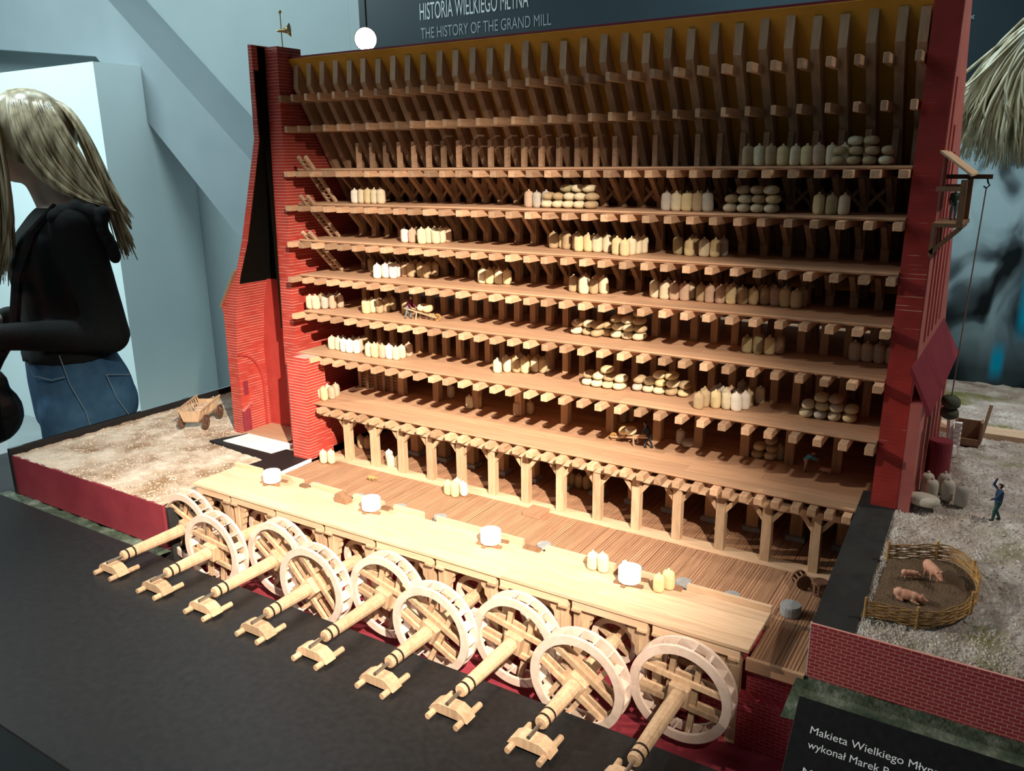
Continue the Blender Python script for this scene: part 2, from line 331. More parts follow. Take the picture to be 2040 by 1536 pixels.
# mural: enlarged black and white picture with two bright blue streaks
mm = mat('mural', (0.4, 0.45, 0.48), 0.5)
tc = N(mm, 'ShaderNodeTexCoord'); mp = N(mm, 'ShaderNodeMapping'); mp.inputs['Scale'].default_value = (5.5, 1, 3.6); L(mm, tc.outputs['Object'], mp.inputs[0])
nz = N(mm, 'ShaderNodeTexNoise', ins={'Scale': 1.7, 'Detail': 2.5, 'Roughness': 0.45, 'Distortion': 0.9}); L(mm, mp.outputs[0], nz.inputs['Vector'])
rp = ramp(mm, nz.outputs[0], [(0.34, (0.012, 0.014, 0.017)), (0.43, (0.14, 0.17, 0.19)), (0.50, (0.45, 0.56, 0.61)), (0.62, (0.66, 0.80, 0.86))])
sx = N(mm, 'ShaderNodeSeparateXYZ'); L(mm, tc.outputs['Object'], sx.inputs[0])
def band(lo, hi, sock, soft):
    a = N(mm, 'ShaderNodeMapRange', ins={'From Min': lo-soft, 'From Max': lo+soft}); L(mm, sock, a.inputs[0])
    b = N(mm, 'ShaderNodeMapRange', ins={'From Min': hi-soft, 'From Max': hi+soft, 'To Min': 1, 'To Max': 0}); L(mm, sock, b.inputs[0])
    c = N(mm, 'ShaderNodeMath', operation='MULTIPLY'); L(mm, a.outputs[0], c.inputs[0]); L(mm, b.outputs[0], c.inputs[1]); return c.outputs[0]
dk = N(mm, 'ShaderNodeMapRange', ins={'From Min': 0.04, 'From Max': 0.30, 'To Min': 0.10, 'To Max': 1.0}); L(mm, sx.outputs[2], dk.inputs[0])
mxd = N(mm, 'ShaderNodeMix', data_type='RGBA', blend_type='MULTIPLY'); mxd.inputs['Factor'].default_value = 1; L(mm, rp.outputs[0], mxd.inputs['A']); L(mm, dk.outputs[0], mxd.inputs['B'])
s1 = N(mm, 'ShaderNodeMath', operation='MULTIPLY'); L(mm, band(0.222, 0.30, sx.outputs[0], 0.008), s1.inputs[0]); L(mm, band(0.14, 0.33, sx.outputs[2], 0.03), s1.inputs[1])
s2 = N(mm, 'ShaderNodeMath', operation='MULTIPLY'); L(mm, band(0.178, 0.203, sx.outputs[0], 0.006), s2.inputs[0]); L(mm, band(0.03, 0.10, sx.outputs[2], 0.02), s2.inputs[1])
sm = N(mm, 'ShaderNodeMath', operation='ADD'); L(mm, s1.outputs[0], sm.inputs[0]); L(mm, s2.outputs[0], sm.inputs[1])
mx = N(mm, 'ShaderNodeMix', data_type='RGBA'); L(mm, sm.outputs[0], mx.inputs['Factor']); L(mm, mxd.outputs['Result'], mx.inputs['A']); mx.inputs['B'].default_value = (0.0, 0.45, 0.68, 1)
L(mm, mx.outputs['Result'], BS(mm).inputs['Base Color'])
mur = MB().box(0, 1.3, 0, 0.05, 0, 0.615).build('mural_panel', mm, None, (0.90, 1.285, -0.04))
tag(mur, 'blurred grey and white picture panel with bright blue streaks behind the hoist wall', 'mural')

# added glowing fixture standing in for a glare reflected in the rear glass
reflection = empty('glass_reflection', (-0.735, 1.10, 0.886)); tag(reflection, 'small glowing disc on a thin rod standing in for a reflection in the glass', 'reflection')
me_ = mat('reflection_glow', (1, 0.95, 0.85)); BS(me_).inputs['Emission Color'].default_value = (1.0, 0.86, 0.62, 1); BS(me_).inputs['Emission Strength'].default_value = 60
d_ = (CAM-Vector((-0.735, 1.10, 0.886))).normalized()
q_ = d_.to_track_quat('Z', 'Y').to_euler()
MB().lathe([(0.018, -0.05), (0.030, -0.04), (0.036, 0.0), (0.0345, 0.0), (0.034, -0.006)], 24).build('added_housing', 'black', reflection, rot=q_, smooth=True)
MB().lathe([(0.033, -0.006), (0.033, -0.003), (0.015, 0.0)], 24).build('lens', me_, reflection, rot=q_)  # emissive disc added for the reflected glare
MB().tube([(0, 0, 0.0), (-0.02, 0.03, 0.03), (-0.02, 0.03, 1.71)], 0.003, 8).build('rod', 'black', reflection)

# ------------------------------------------------------------------ display base: terrain boards, quays, canal, ledge
def terrain_z(x, y):
    return min(0.06+0.2*(y+0.217), 0.1115)
def grid(x0, x1, y0, y1, nx, ny, zf):
    mb = MB()
    for j in range(ny+1):
        for i in range(nx+1):
            x = x0+(x1-x0)*i/nx; y = y0+(y1-y0)*j/ny; mb.v.append((x, y, zf(x, y)))
    for j in range(ny):
        for i in range(nx):
            a = j*(nx+1)+i; mb.f.append((a, a+1, a+nx+2, a+nx+1))
    return mb
def nz3(x, y, s): return noise.noise(Vector((x*s, y*s, 3.3)))
def zl(x, y): return -0.003+0.0022*nz3(x, y, 40)+0.0016*nz3(x, y, 120)
def pebbles(name, m_, n, fx, zf, rmin, rmax, parent):
    mb = MB()
    for _ in range(n):
        x, y = fx(); r = random.uniform(rmin, rmax); z = zf(x, y)
        b = len(mb.v); a0 = random.random()*6.28
        for k in range(4):
            a = a0+k*1.5708; rr = r*random.uniform(0.7, 1.25); mb.v.append((x+rr*math.cos(a), y+rr*math.sin(a), z-r*0.2+random.uniform(-.2, .2)*r))
        mb.v.append((x+random.uniform(-.3, .3)*r, y+random.uniform(-.3, .3)*r, z+r*random.uniform(0.5, 0.95)))
        mb.f += [(b, b+1, b+4), (b+1, b+2, b+4), (b+2, b+3, b+4), (b+3, b, b+4)]
    o = mb.build(name, m_, parent); o['kind'] = 'stuff'; return o
left = empty('terrain_board', (0, 0, 0)); tag(left, 'sandy terrain board with red quay front at the chimney end', 'terrain')
grid(-0.426, 0.02, -0.289, 0.69, 90, 190, zl).build('sand_ground', 'sand', left, smooth=True)
MB().box(-0.426, 0.02, -0.29, -0.285, -0.078, -0.003).build('quay_front', 'maroon', left)
MB().box(-0.434, -0.426, -0.292, 0.70, -0.25, 0.010).build('edge_board', 'black', left)
eb = MB().box(-0.425, 1.6, 0.691, 0.70, -0.25, 0.010).build('edging_board', 'black'); tag(eb, 'black edging board along the far side of the display base', 'edging')
MB().box(-0.426, 0.02, -0.285, 0.69, -0.25, -0.012).build('board_core', 'black_rough', left)
pebbles('pale_grit', 'pebble_pale', 5200, lambda: (random.uniform(-0.424, 0.018), -0.287+0.6*random.random()**1.3), zl, 0.0009, 0.0024, left)
# path slab and mill race beside the pier
def plate(name, pts, z0, z1, m_, parent): return MB().prism(pts, 'z', z0, z1).build(name, m_, parent)
plate('race_channel', [(-0.168, -0.052), (-0.135, 0.018), (-0.128, 0.012), (-0.142, -0.042), (-0.006, -0.043), (0.0, -0.012), (0.034, -0.012), (0.034, -0.03), (0.08, -0.03), (0.082, -0.15), (-0.002, -0.15), (0.006, -0.068)], -0.004, 0.0012, 'race', left)
plate('path_slab', [(-0.1405, -0.0415), (-0.131, 0.0125), (-0.008, 0.0125), (-0.0065, -0.0425)], -0.004, 0.0025, 'white', left)
MB().bar((0.082, -0.03, 0.001), (0.086, -0.15, 0.001), 0.0025, 0.006).build('kerb', 'white', left)
plate('oven_floor', [(-0.15, 0.0135), (-0.15, 0.09), (-0.03, 0.09), (-0.03, 0.0135)], -0.004, 0.0015, 'floor_x', left)

right = empty('terrain_board', (0, 0, 0)); tag(right, 'stony terrain board with brick quay front at the hoist end', 'terrain')
def zr(x, y): return terrain_z(x, y)-0.002+0.0022*nz3(x, y, 45)+0.0016*nz3(x, y, 130)
grid(1.026, 1.6, -0.2165, 0.69, 110, 170, zr).build('stony_ground', 'gravel', right, smooth=True)
grid(0.99, 1.027, 0.36, 0.69, 8, 60, zr).build('stony_ground', 'gravel', right, smooth=True)
pebbles('grey_pebbles', 'pebble_grey', 9000, lambda: (1.03+0.25*random.random()**2.2, -0.215+0.72*random.random()**1.2), zr, 0.0010, 0.0030, right)
pebbles('pale_grit', 'pebble_pale', 2600, lambda: (1.03+0.2*random.random(), -0.215+random.choice([0.05, 0.3, 0.9])*random.random()), zr, 0.0008, 0.0020, right)
MB().prism([(-0.2165, -0.11), (-0.2165, 0.050), (0.037, 0.100), (0.69, 0.100), (0.69, -0.25), (-0.217, -0.25)], 'x', 0.987, 1.6).build('board_core', 'black_rough', right)
MB().prism([(-0.217, 0.0500), (0.04, 0.1005), (0.04, 0.1115), (-0.217, 0.0605)], 'x', 0.987, 1.0275).build('wall_footing', 'black_rough', right)
MB().prism([(0.9868, -0.002), (1.6, -0.002), (1.6, 0.060), (0.9868, 0.060)], 'y', -0.2195, -0.217).build('quay_front', 'brick_print', right)
MB().box(0.986, 0.9868, -0.2195, -0.216, -0.002, 0.060).build('corner_strip', 'white', right)
def zm(x, y): return -0.002-0.10*max(0, -(y+0.2195))+0.0025*nz3(x, y, 30)-0.06*max(0, 0.995-x)
ms = grid(0.978, 1.6, -0.286, -0.2185, 90, 14, zm)
ms.build('mossy_bank', 'moss', right, smooth=True)
MB().box(0.985, 1.6, -0.274, -0.2185, -0.2, -0.014).build('bank_core', 'maroon', right)
MB().box(1.03, 1.6, 0.345, 0.385, 0.100, 0.1175).build('plank_road', 'pine_x', right)

canal = empty('canal', (0, 0, 0)); tag(canal, 'dark wet mill canal bed between the ledge and the red quay wall', 'canal')
def zc(x, y): return -0.110+0.005*nz3(x, y, 25)+0.003*nz3(x, y, 90)
grid(-0.02, 0.984, -0.306, -0.125, 160, 36, zc).build('canal_bed', 'maroon', canal, smooth=True)
def zc3(x, y): return -0.079-0.9*(y+0.3295)+0.004*nz3(x, y, 35)+0.002*nz3(x, y, 100)
grid(0.03, 0.984, -0.3295, -0.315, 160, 6, zc3).build('mossy_bank', 'moss', canal, smooth=True)
def zc2(x, y): return -0.079+0.003*nz3(x, y, 35)+0.002*nz3(x, y, 100)
grid(-0.46, 0.03, -0.3295, -0.2905, 90, 14, zc2).build('mossy_bank', 'moss', canal, smooth=True)
MB().box(0.026, 0.925, -0.185, -0.122, -0.112, -0.0065).build('quay_wall', 'brick_quay', canal)
MB().box(0.02, 0.026, -0.285, -0.122, -0.112, -0.012).build('quay_wall', 'black_rough', canal)
MB().box(0.925, 0.987, -0.215, -0.122, -0.112, -0.0065).build('quay_wall', 'brick_quay', canal)
MB().box(0.88, 0.987, -0.228, -0.215, -0.112, -0.045).build('quay_step', 'brick_quay', canal)
MB().box(0.10, 0.985, -0.122, 0.40, -0.20, -0.0062).build('foundation', 'black_rough', canal)

led = MB().box(-1.2, 1.9, -0.665, -0.33, -0.16, -0.06); lo_ = led.build('display_ledge', 'ledge'); bevelmesh(lo_.data, 0.0015)
tag(lo_, 'flat matt black ledge in front of the water wheels', 'ledge')
struct(MB().box(-1.2, 1.9, -0.60, 0.66, -0.96, -0.25).build('trim_2', 'black'))
# slanted caption panel
sign = empty('caption_panel', (0.994, -0.287, 0.02)); sign.rotation_euler = (math.radians(45), 0, 0)
tag(sign, 'tilted dark caption panel with white Polish text below the brick quay', 'sign')
b_ = MB().box(0, 0.7, -0.112, 0, -0.012, 0); bo = b_.build('panel', 'ledge', sign); bevelmesh(bo.data, 0.0006)
for i, (tx, w_) in enumerate([('Makieta Wielkiego Młyna, st', 0.121), ('wykonał Marek Pa', 0.073), ('M', 0.0082)]):
    text_mesh(tx, 'caption_text', 'lettering', w_, 0.0068, sign, (0.0165+0.0005*i, -0.0298-0.0130*i-(0.0112 if i == 2 else 0), 0.0003), (0, 0, 0))

# glass case panes behind and beside the model
gm = bpy.data.materials.new('case_glass'); gm.use_nodes = True; nt = gm.node_tree; nt.nodes.clear()
o_ = nt.nodes.new('ShaderNodeOutputMaterial'); t_ = nt.nodes.new('ShaderNodeBsdfTransparent'); g_ = nt.nodes.new('ShaderNodeBsdfGlossy'); x_ = nt.nodes.new('ShaderNodeMixShader'); f_ = nt.nodes.new('ShaderNodeFresnel')
t_.inputs[0].default_value = (0.93, 0.975, 0.97, 1); g_.inputs['Roughness'].default_value = 0.02; f_.inputs[0].default_value = 1.10
nt.links.new(f_.outputs[0], x_.inputs[0]); nt.links.new(t_.outputs[0], x_.inputs[1]); nt.links.new(g_.outputs[0], x_.inputs[2]); nt.links.new(x_.outputs[0], o_.inputs[0])
M['glass'] = gm
gl = MB().box(-0.433, -0.428, -0.29, 0.695, 0.0102, 1.35).build('glass_pane', 'glass'); tag(gl, 'clear glass pane of the case standing on the sandy board edge', 'glass pane')
gb = MB().box(-0.428, 1.6, 0.692, 0.697, 0.0102, 1.35).build('glass_pane', 'glass'); tag(gb, 'clear glass pane of the case standing behind the mill roof', 'glass pane')

# ------------------------------------------------------------------ the mill
ZF = {1: .6255, 2: .5755, 3: .5055, 4: .4475, 5: .3855, 6: .3245, 7: .2605, 8: .186, 9: .1008}
YF = {1: .060, 2: .054, 3: .048, 4: .042, 5: .035, 6: .030, 7: .025, 8: .015, 9: -.005}
def roof_y(z): return 0.0776+(0.672-z)*0.594
mill = empty('mill_building', (0.5, 0.15, 0)); mill.location = (0, 0, 0)
tag(mill, 'cutaway timber mill with seven plank storeys between red brick end walls', 'model building')
# chimney-end wall
MB().prism([(0.031, 0.183), (0.046, 0.706), (0.100, 0.706), (0.100, 0.69), (0.30, 0.36), (0.345, 0.28), (0.345, 0.0), (0.031, 0.0)], 'x', -0.031, -0.001).build('end_wall', 'red_lined', mill)
bt_ = MB().box(.040, .079, -.031, .031, 0, .1825); bt_.v[4:] = [(.020, -.011, .1825), (.068, -.011, .1825), (.068, .031, .1825), (.020, .031, .1825)]
bt_.build('buttress', 'red_lined', mill)
MB().box(-0.001, 0.060, 0.0315, 0.16, 0, 0.0865).build('inner_wall', 'red_lined', mill)
ch = MB().prism([(-0.0407, .709), (-0.0454, .5555), (-0.1034, .377), (-0.129, .315), (-0.179, .249), (-0.1755, .2346), (-0.178, .08), (-0.180, -0.004), (-0.150, -0.004), (-0.150, .16), (-0.138, .25), (-0.118, .315), (-0.09, .376), (-0.0342, .5535), (-0.0321, .708)], 'y', 0.018, 0.092).build('chimney_wall', 'red_lined', mill)
MB().prism([(-0.0345, .707), (-0.0338, .5535), (-0.0895, .376), (-0.1172, .315), (-0.1225, .30), (-0.0315, .30), (-0.0315, .707)], 'y', 0.085, 0.093).build('chimney_back', 'soot', mill)
MB().box(-0.152, -0.031, 0.086, 0.094, 0, 0.30).build('chimney_back', 'red_plain', mill)
so = MB()
for (a, b) in (((-0.0338, .706), (-0.0340, .5535)), ((-0.0340, .5535), (-0.0895, .376)), ((-0.0895, .376), (-0.1175, .315)), ((-0.1175, .315), (-0.124, .297))):
    so.prism([a, b, (b[0]+0.0012, b[1]), (a[0]+0.0012, a[1])], 'y', 0.020, 0.085)
so.build('soot_lining', 'soot', mill)
MB().prism([(-0.0335, .706), (-0.0315, .706), (-0.0315, .22), (-0.0325, .22)], 'y', 0.030, 0.086).build('soot_lining', 'soot', mill)
ar = MB(); pts = [(-0.1485, 0.075, 0.0), (-0.1485, 0.075, 0.075)]+[(-0.1485, 0.019+0.056*math.cos(t), 0.085+0.072*math.sin(t)) for t in [i*math.pi/2/10 for i in range(11)]]
for a, b in zip(pts[:-1], pts[1:]): ar.bar(a, b, 0.004, 0.006, (1, 0, 0))
ar.build('oven_arch', 'red_plain', mill)
MB().box(-0.151, -0.1482, 0.026, 0.036, 0.075, 0.102).build('oven_window', 'maroon', mill)
MB().box(-0.151, -0.1475, 0.0175, 0.036, 0.0, 0.044).build('oven_door', 'maroon', mill)
MB().bar((-0.1475, 0.017, 0.044), (-0.1475, 0.040, 0.058), 0.004, 0.004, (1, 0, 0)).build('oven_lintel', 'lit_red', mill)
MB().bar((-0.181, 0.05, 0.250), (-0.130, 0.05, 0.322), 0.07, 0.0025, (-0.8, 0, 0.6)).build('eave_strip', 'mid_wood', mill)
# hoist-end wall
hw = [ (0.020, 0.2), (0.044, .45), (0.072, .74), (0.115, .74), (0.30, .42), (0.37, .28), (0.37, .1012), (0.012, .1012)]
MB().prism(hw, 'x', 1.0, 1.0285).build('end_wall', 'red_few', mill)
MB().prism([(y+0.0006, z) for y, z in hw], 'x', 1.0285, 1.0300).build('outer_face', 'lit_red', mill)
MB().box(1.0305, 1.043, 0.0125, 0.37, 0.1012, 0.238).build('lower_wall', 'lit_red', mill)
MB().prism([(1.029, 0.288), (1.029, 0.280), (1.052, 0.232), (1.055, 0.236)], 'y', -0.012, 0.34).build('pent_roof', 'maroon', mill)
for i, (y0, z0, z1) in enumerate([(0.075, .30, .60), (0.115, .30, .55), (0.155, .30, .52), (0.20, .30, .46), (0.245, .30, .42)]):
    MB().box(1.030, 1.0318, y0, y0+0.014, z0, z1).build('pilaster_strip', 'lit_red', mill)
    MB().box(1.030, 1.0306, y0+0.018, y0+0.024, z0+0.02, z1-0.05).build('window_slot', 'dark_wood', mill)
for y0 in (0.05, 0.11, 0.17, 0.23, 0.29):
    MB().box(1.043, 1.0436, y0, y0+0.010, 0.125, 0.195).build('window_slot', 'dark_wood', mill)
    MB().box(1.043, 1.0455, y0+0.016, y0+0.030, 0.112, 0.225).build('pilaster_strip', 'lit_red', mill)
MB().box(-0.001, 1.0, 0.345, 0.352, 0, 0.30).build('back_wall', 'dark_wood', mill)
# roof
tz = lambda z: roof_y(z)
MB().prism([(tz(.687), .687), (tz(.687)+.006, .691), (tz(.30)+.008, .30), (tz(.30), .30)], 'x', 0.0, 1.0).build('roof_boarding', 'ochre', mill)
MB().bar((0.0, 0.0735, .689), (1.0, 0.0735, .689), 0.007, 0.004).build('ridge_board', 'maroon', mill)
dn = Vector((0, .594, -1)).normalized(); nn = Vector((0, -1, -.594)).normalized()
O0 = Vector((0, tz(.684), .684)); LEN = (0.684-0.36)/(-dn.z)
prof = [(0.006, 0.0), (0.036, 0.022), (LEN, 0.022), (LEN, 0.0)]
ry = [((O0+dn*a+nn*b).y, (O0+dn*a+nn*b).z) for a, b in prof]
raf = MB().prism(ry, 'x', -0.0052, 0.0052).mesh('rafter', 'rafter')
NB = 33
ST = {1: .006, 2: .006, 3: .012, 4: .013, 5: .018, 6: .022, 7: .030, 8: .038}
def bx(i): return [ST[i]+k*(0.9940-ST[i])/(NB-1) for k in range(NB)]
BX = bx(1)
for i, x in enumerate(BX): put('rafter', raf, mill, (min(x+0.006, 0.992), random.uniform(-.0008, .0008), random.uniform(-.004, .002)))
# storeys
jm = {}
def joist(len_, w=.0105, h=.0095, m_='joist'):
    k = (round(len_, 4), w, h, m_)
    if k not in jm:
        me = MB().box(-w/2, w/2, 0, len_, -h, 0).mesh('joist', m_); jm[k] = bevelmesh(me, 0.0005)
    return jm[k]
for i in (1, 2):
    y0 = {1: .036, 2: .044}[i]; ln = tz(ZF[i])-0.002-y0
    for x in bx(i): put('collar_beam', joist(ln, .0065, .011), mill, (min(max(x+random.uniform(-.0015, .0015), .005), .994), y0, ZF[i]+0.001))
F9X = [.063, .098, .132, .162, .191, .221, .256, .290, .322, .350, .380, .405, .430]+[.430+(.813-.430)*k/15 for k in range(1, 15)]+[.813, .831, .853, .873, .894, .919, .938, .959, .979, .994]
FLOORS = {}
for i in range(3, 10):
    yb = min(tz(ZF[i])-0.004, 0.344); z = ZF[i]
    x0 = .064 if i == 9 else {3: .022, 4: .026, 5: .028, 6: .028, 7: .036, 8: .026}[i]
    fl = MB().box(x0+0.002, 0.9995, YF[i]+0.002, yb, z-0.0042, z-0.0022).build('storey_floor', 'floor_x', mill); FLOORS[i] = fl
    y = YF[i]; k = 0
    while y < yb-0.001:
        w = 0.0225 if y < 0.2 else 0.06
        y2 = min(y+w, yb)
        cuts = sorted([x0, 0.9995]+([0.30+0.11*((k*3) % 4), 0.66+0.05*((k*2) % 5)] if y < 0.15 else []))
        for a, b in zip(cuts[:-1], cuts[1:]):
            MB().box(a+0.0002, b-0.0002, y+0.0002, y2-0.0002, z-0.0024, z+random.uniform(-.0002, 0.0)).build('plank', 'floor_x', fl)
        y = y2; k += 1
    xs = F9X if i == 9 else bx(i)
    y0 = YF[i]-(0.016 if i < 9 else 0.013)
    for x in xs:
        put('joist', joist(round(yb-y0-.002, 3)), fl, (min(x+random.uniform(-.0012, .0012), .994), y0+random.uniform(-.002, .001), z-0.0043))
# posts
pm = {}
def post_mesh(h, w=.0105, m_='post'):
    k = (round(h, 4), w, m_)
    if k not in pm: pm[k] = bevelmesh(MB().box(-w/2, w/2, 0, w, 0, h).mesh('post', m_), 0.0004)
    return pm[k]
PY = {3: .108, 4: .137, 5: .134, 6: .130, 7: .119, 8: .112, 9: .111}
br5 = MB().bar((0, 0.002, .022), (0, -.030, .053), .007, .007, (1, 0, 0)).mesh('brace', 'post')
br4 = MB().bar((0, 0.002, .015), (0, -.036, .050), .007, .007, (1, 0, 0)).mesh('brace', 'post')
for i in (4, 5, 6, 7, 8):
    h = ZF[i-1]-0.0138-ZF[i]
    for k, x in enumerate(bx(i)[:-1]):
        if k < 2: continue
        po = put('post', post_mesh(h), mill, (x+0.005, PY[i], ZF[i]))
        if i in (5, 6): put('brace', br5 if i == 5 else br5, po, (0, 0, h-.0565+.0035))
        if i == 4: put('brace', br4, po, (0, 0, h-.0525+.0025))
for i in (6, 7, 8):
    h = ZF[i-1]-0.0138-ZF[i]
    for k, x in enumerate(bx(i)[2:-1:2]): put('post', post_mesh(h), mill, (x+0.005, PY[i]+.075, ZF[i]))
xb = MB().bar((.0, 0, .003), (.0306, 0, .034), .0045, .003, (0, 1, 0)).mesh('cross_brace', 'post')
xb2 = MB().bar((.0306, 0, .003), (.0, 0, .034), .0045, .003, (0, 1, 0)).mesh('cross_brace', 'post')
for x in bx(4)[4:-2]:
    put('cross_brace', xb, mill, (x+0.004, PY[4]+.002, ZF[4])); put('cross_brace', xb2, mill, (x+0.004, PY[4]+.0065, ZF[4]))
ash = MB().box(-.0036, .0036, 0, .007, 0, .042).mesh('ashlar_post', 'joist')
for x in BX[3:]: put('ashlar_post', ash, mill, (min(x+0.006, .992), PY[3]+.006, ZF[3]))
h9 = ZF[8]-.0138-ZF[9]
for x in [.1785, .2595, .345, .432, .5205, .6015, .6805, .7455, .8145, .8775, .9405]:
    put('post', post_mesh(h9, .013), mill, (x, PY[9], ZF[9]))
# partition of ribbed panels at the chimney end of the lowest storey
pt = MB().box(.070, .172, .121, .125, ZF[9], ZF[9]+h9).build('partition', 'mid_wood', mill)
for x in (.073, .093, .113, .133, .153): MB().box(x-.003, x+.003, .117, .121, ZF[9], ZF[9]+h9).build('stud', 'post', pt)
for x in (.083, .103, .123, .143, .163):
    sl = MB()
    for k in range(9): sl.box(x-.0062, x+.0062, .1192, .1215, ZF[9]+.004+k*.0058, ZF[9]+.0075+k*.0058)
    sl.build('slat_panel', 'mid_wood', pt)
# ground floor posts with paired braces
gx = [.143+.0615*k for k in range(14)]
gh = ZF[9]-.0138
gpm = post_mesh(gh-.003, .0125, 'pine')
gb1 = MB().bar((-.004, .006, gh-.028), (-.021, .006, gh-.006), .006, .0055, (0, 1, 0)).mesh('brace', 'pine')
gb2 = MB().bar((.004, .006, gh-.028), (.021, .006, gh-.006), .006, .0055, (0, 1, 0)).mesh('brace', 'pine')
for x in gx:
    po = put('post', gpm, mill, (x, 0.0, .003)); put('brace', gb1, po, (0, 0, -.003)); put('brace', gb2, po, (0, 0, -.003))
MB().box(.081, .9995, -.002, .011, gh-.0085, gh-.0002).build('bearer_beam', 'pine_x', mill)
gpm2 = post_mesh(gh-.006, .017)
pad = MB().prism([(-.013, -.004), (.013, -.004), (.012, .020), (-.012, .020)], 'z', 0, .007).mesh('pad_stone', 'grey_stone')
for x in gx[1:]:
    po = put('post', gpm2, mill, (min(x+.0195, .985), .088, .006)); put('pad_stone', pad, po, (0, 0, -.006))
MB().box(.10, .985, -.007, .0165, 0, .003).build('sill_beam', 'pine_x', mill)
# weather vane
vane = empty('weather_vane', (-.004, .062, .7065)); tag(vane, 'gilt trumpet shaped weather vane on top of the chimney end wall', 'weather vane')
MB().tube([(0, 0, -.0005), (0, 0, .056)], .0009, 8).build('rod', 'gold', vane)
MB().sphere((0, 0, .055), .003, 12, 8).build('ball', 'gold', vane, smooth=True)
MB().lathe([(.0012, -.006), (.0025, -.002), (.003, .004), (.006, .012), (.011, .017), (.010, .0172)], 14, axis='z').build('horn', 'gold', vane, (-.003, 0, .026), rot=(0, math.radians(86), math.radians(32)), smooth=True)
# ladders
def ladder(x, y0, z0, y1, z1, lab):
    e = empty('ladder', (x, y0, z0)); tag(e, lab, 'ladder', 'ladders by the chimney end wall')
    d = Vector((0, y1-y0, z1-z0)); n = 12
    for s in (-1, 1): MB().bar((s*.0085, 0, 0), (s*.0085, d.y, d.z), .0045, .0055, (0, 1, 1)).build('rail', 'pine', e)
    rg = MB().box(-.0075, .0075, -.0018, .0018, -.0008, .0008).mesh('rung', 'pine')
    for k in range(1, n): put('rung', rg, e, tuple(d*(k/n)))
ladder(.053, .098, ZF[4]+.0004, .032, .5255, 'wooden ladder rising to the top plank floor by the chimney wall')
ladder(.053, .100, ZF[5]+.0004, .030, .4605, 'wooden ladder rising to the second highest plank floor by the chimney wall')
ladder(.056, .100, ZF[6]+.0004, .025, .3995, 'wooden ladder rising to the third highest plank floor by the chimney wall')
# hoist dormer on the outside of the hoist-end wall
hd = empty('hoist_dormer', (1.030, 0.05, 0.445)); tag(hd, 'small roofed wooden hoist dormer on the outside of the red end wall', 'dormer')
MB().box(0, .030, -.045, .05, -.004, 0).build('platform', 'mid_wood', hd)
for y in (-.042, .042):
    MB().bar((.0015, y, -.032), (.027, y, -.005), .005, .005, (0, 1, 0)).build('bracket', 'mid_wood', hd)
    MB().box(.0, .004, y-.0025, y+.0025, -.036, .0).build('bracket', 'mid_wood', hd)
    MB().box(.023, .029, y-.0035, y+.0035, 0, .046).build('post', 'mid_wood', hd)
    MB().box(.0, .026, y-.0025, y+.0025, .034, .039).build('rail', 'mid_wood', hd)
MB().prism([(.0, .074), (.0, .0765), (.032, .052), (.032, .0495)], 'y', -.05, .055).build('roof', 'pine_x', hd)
MB().box(.0, .048, .035, .041, .045, .050).build('hoist_beam', 'dark_wood', hd)
MB().tube([(.043, .038, .045), (.044, .038, .041), (.046, .038, .038), (.043, .038, .035), (.040, .038, .037)], .001, 6).build('hook', 'iron', hd)
rp_ = MB().tube([(1.073, .088, .4800), (1.068, .10, .30), (1.0655, .12, .225)], .0008, 6).build('hoist_rope', 'rope'); tag(rp_, 'thin grey rope hanging from the hoist hook to the green sacks', 'rope')
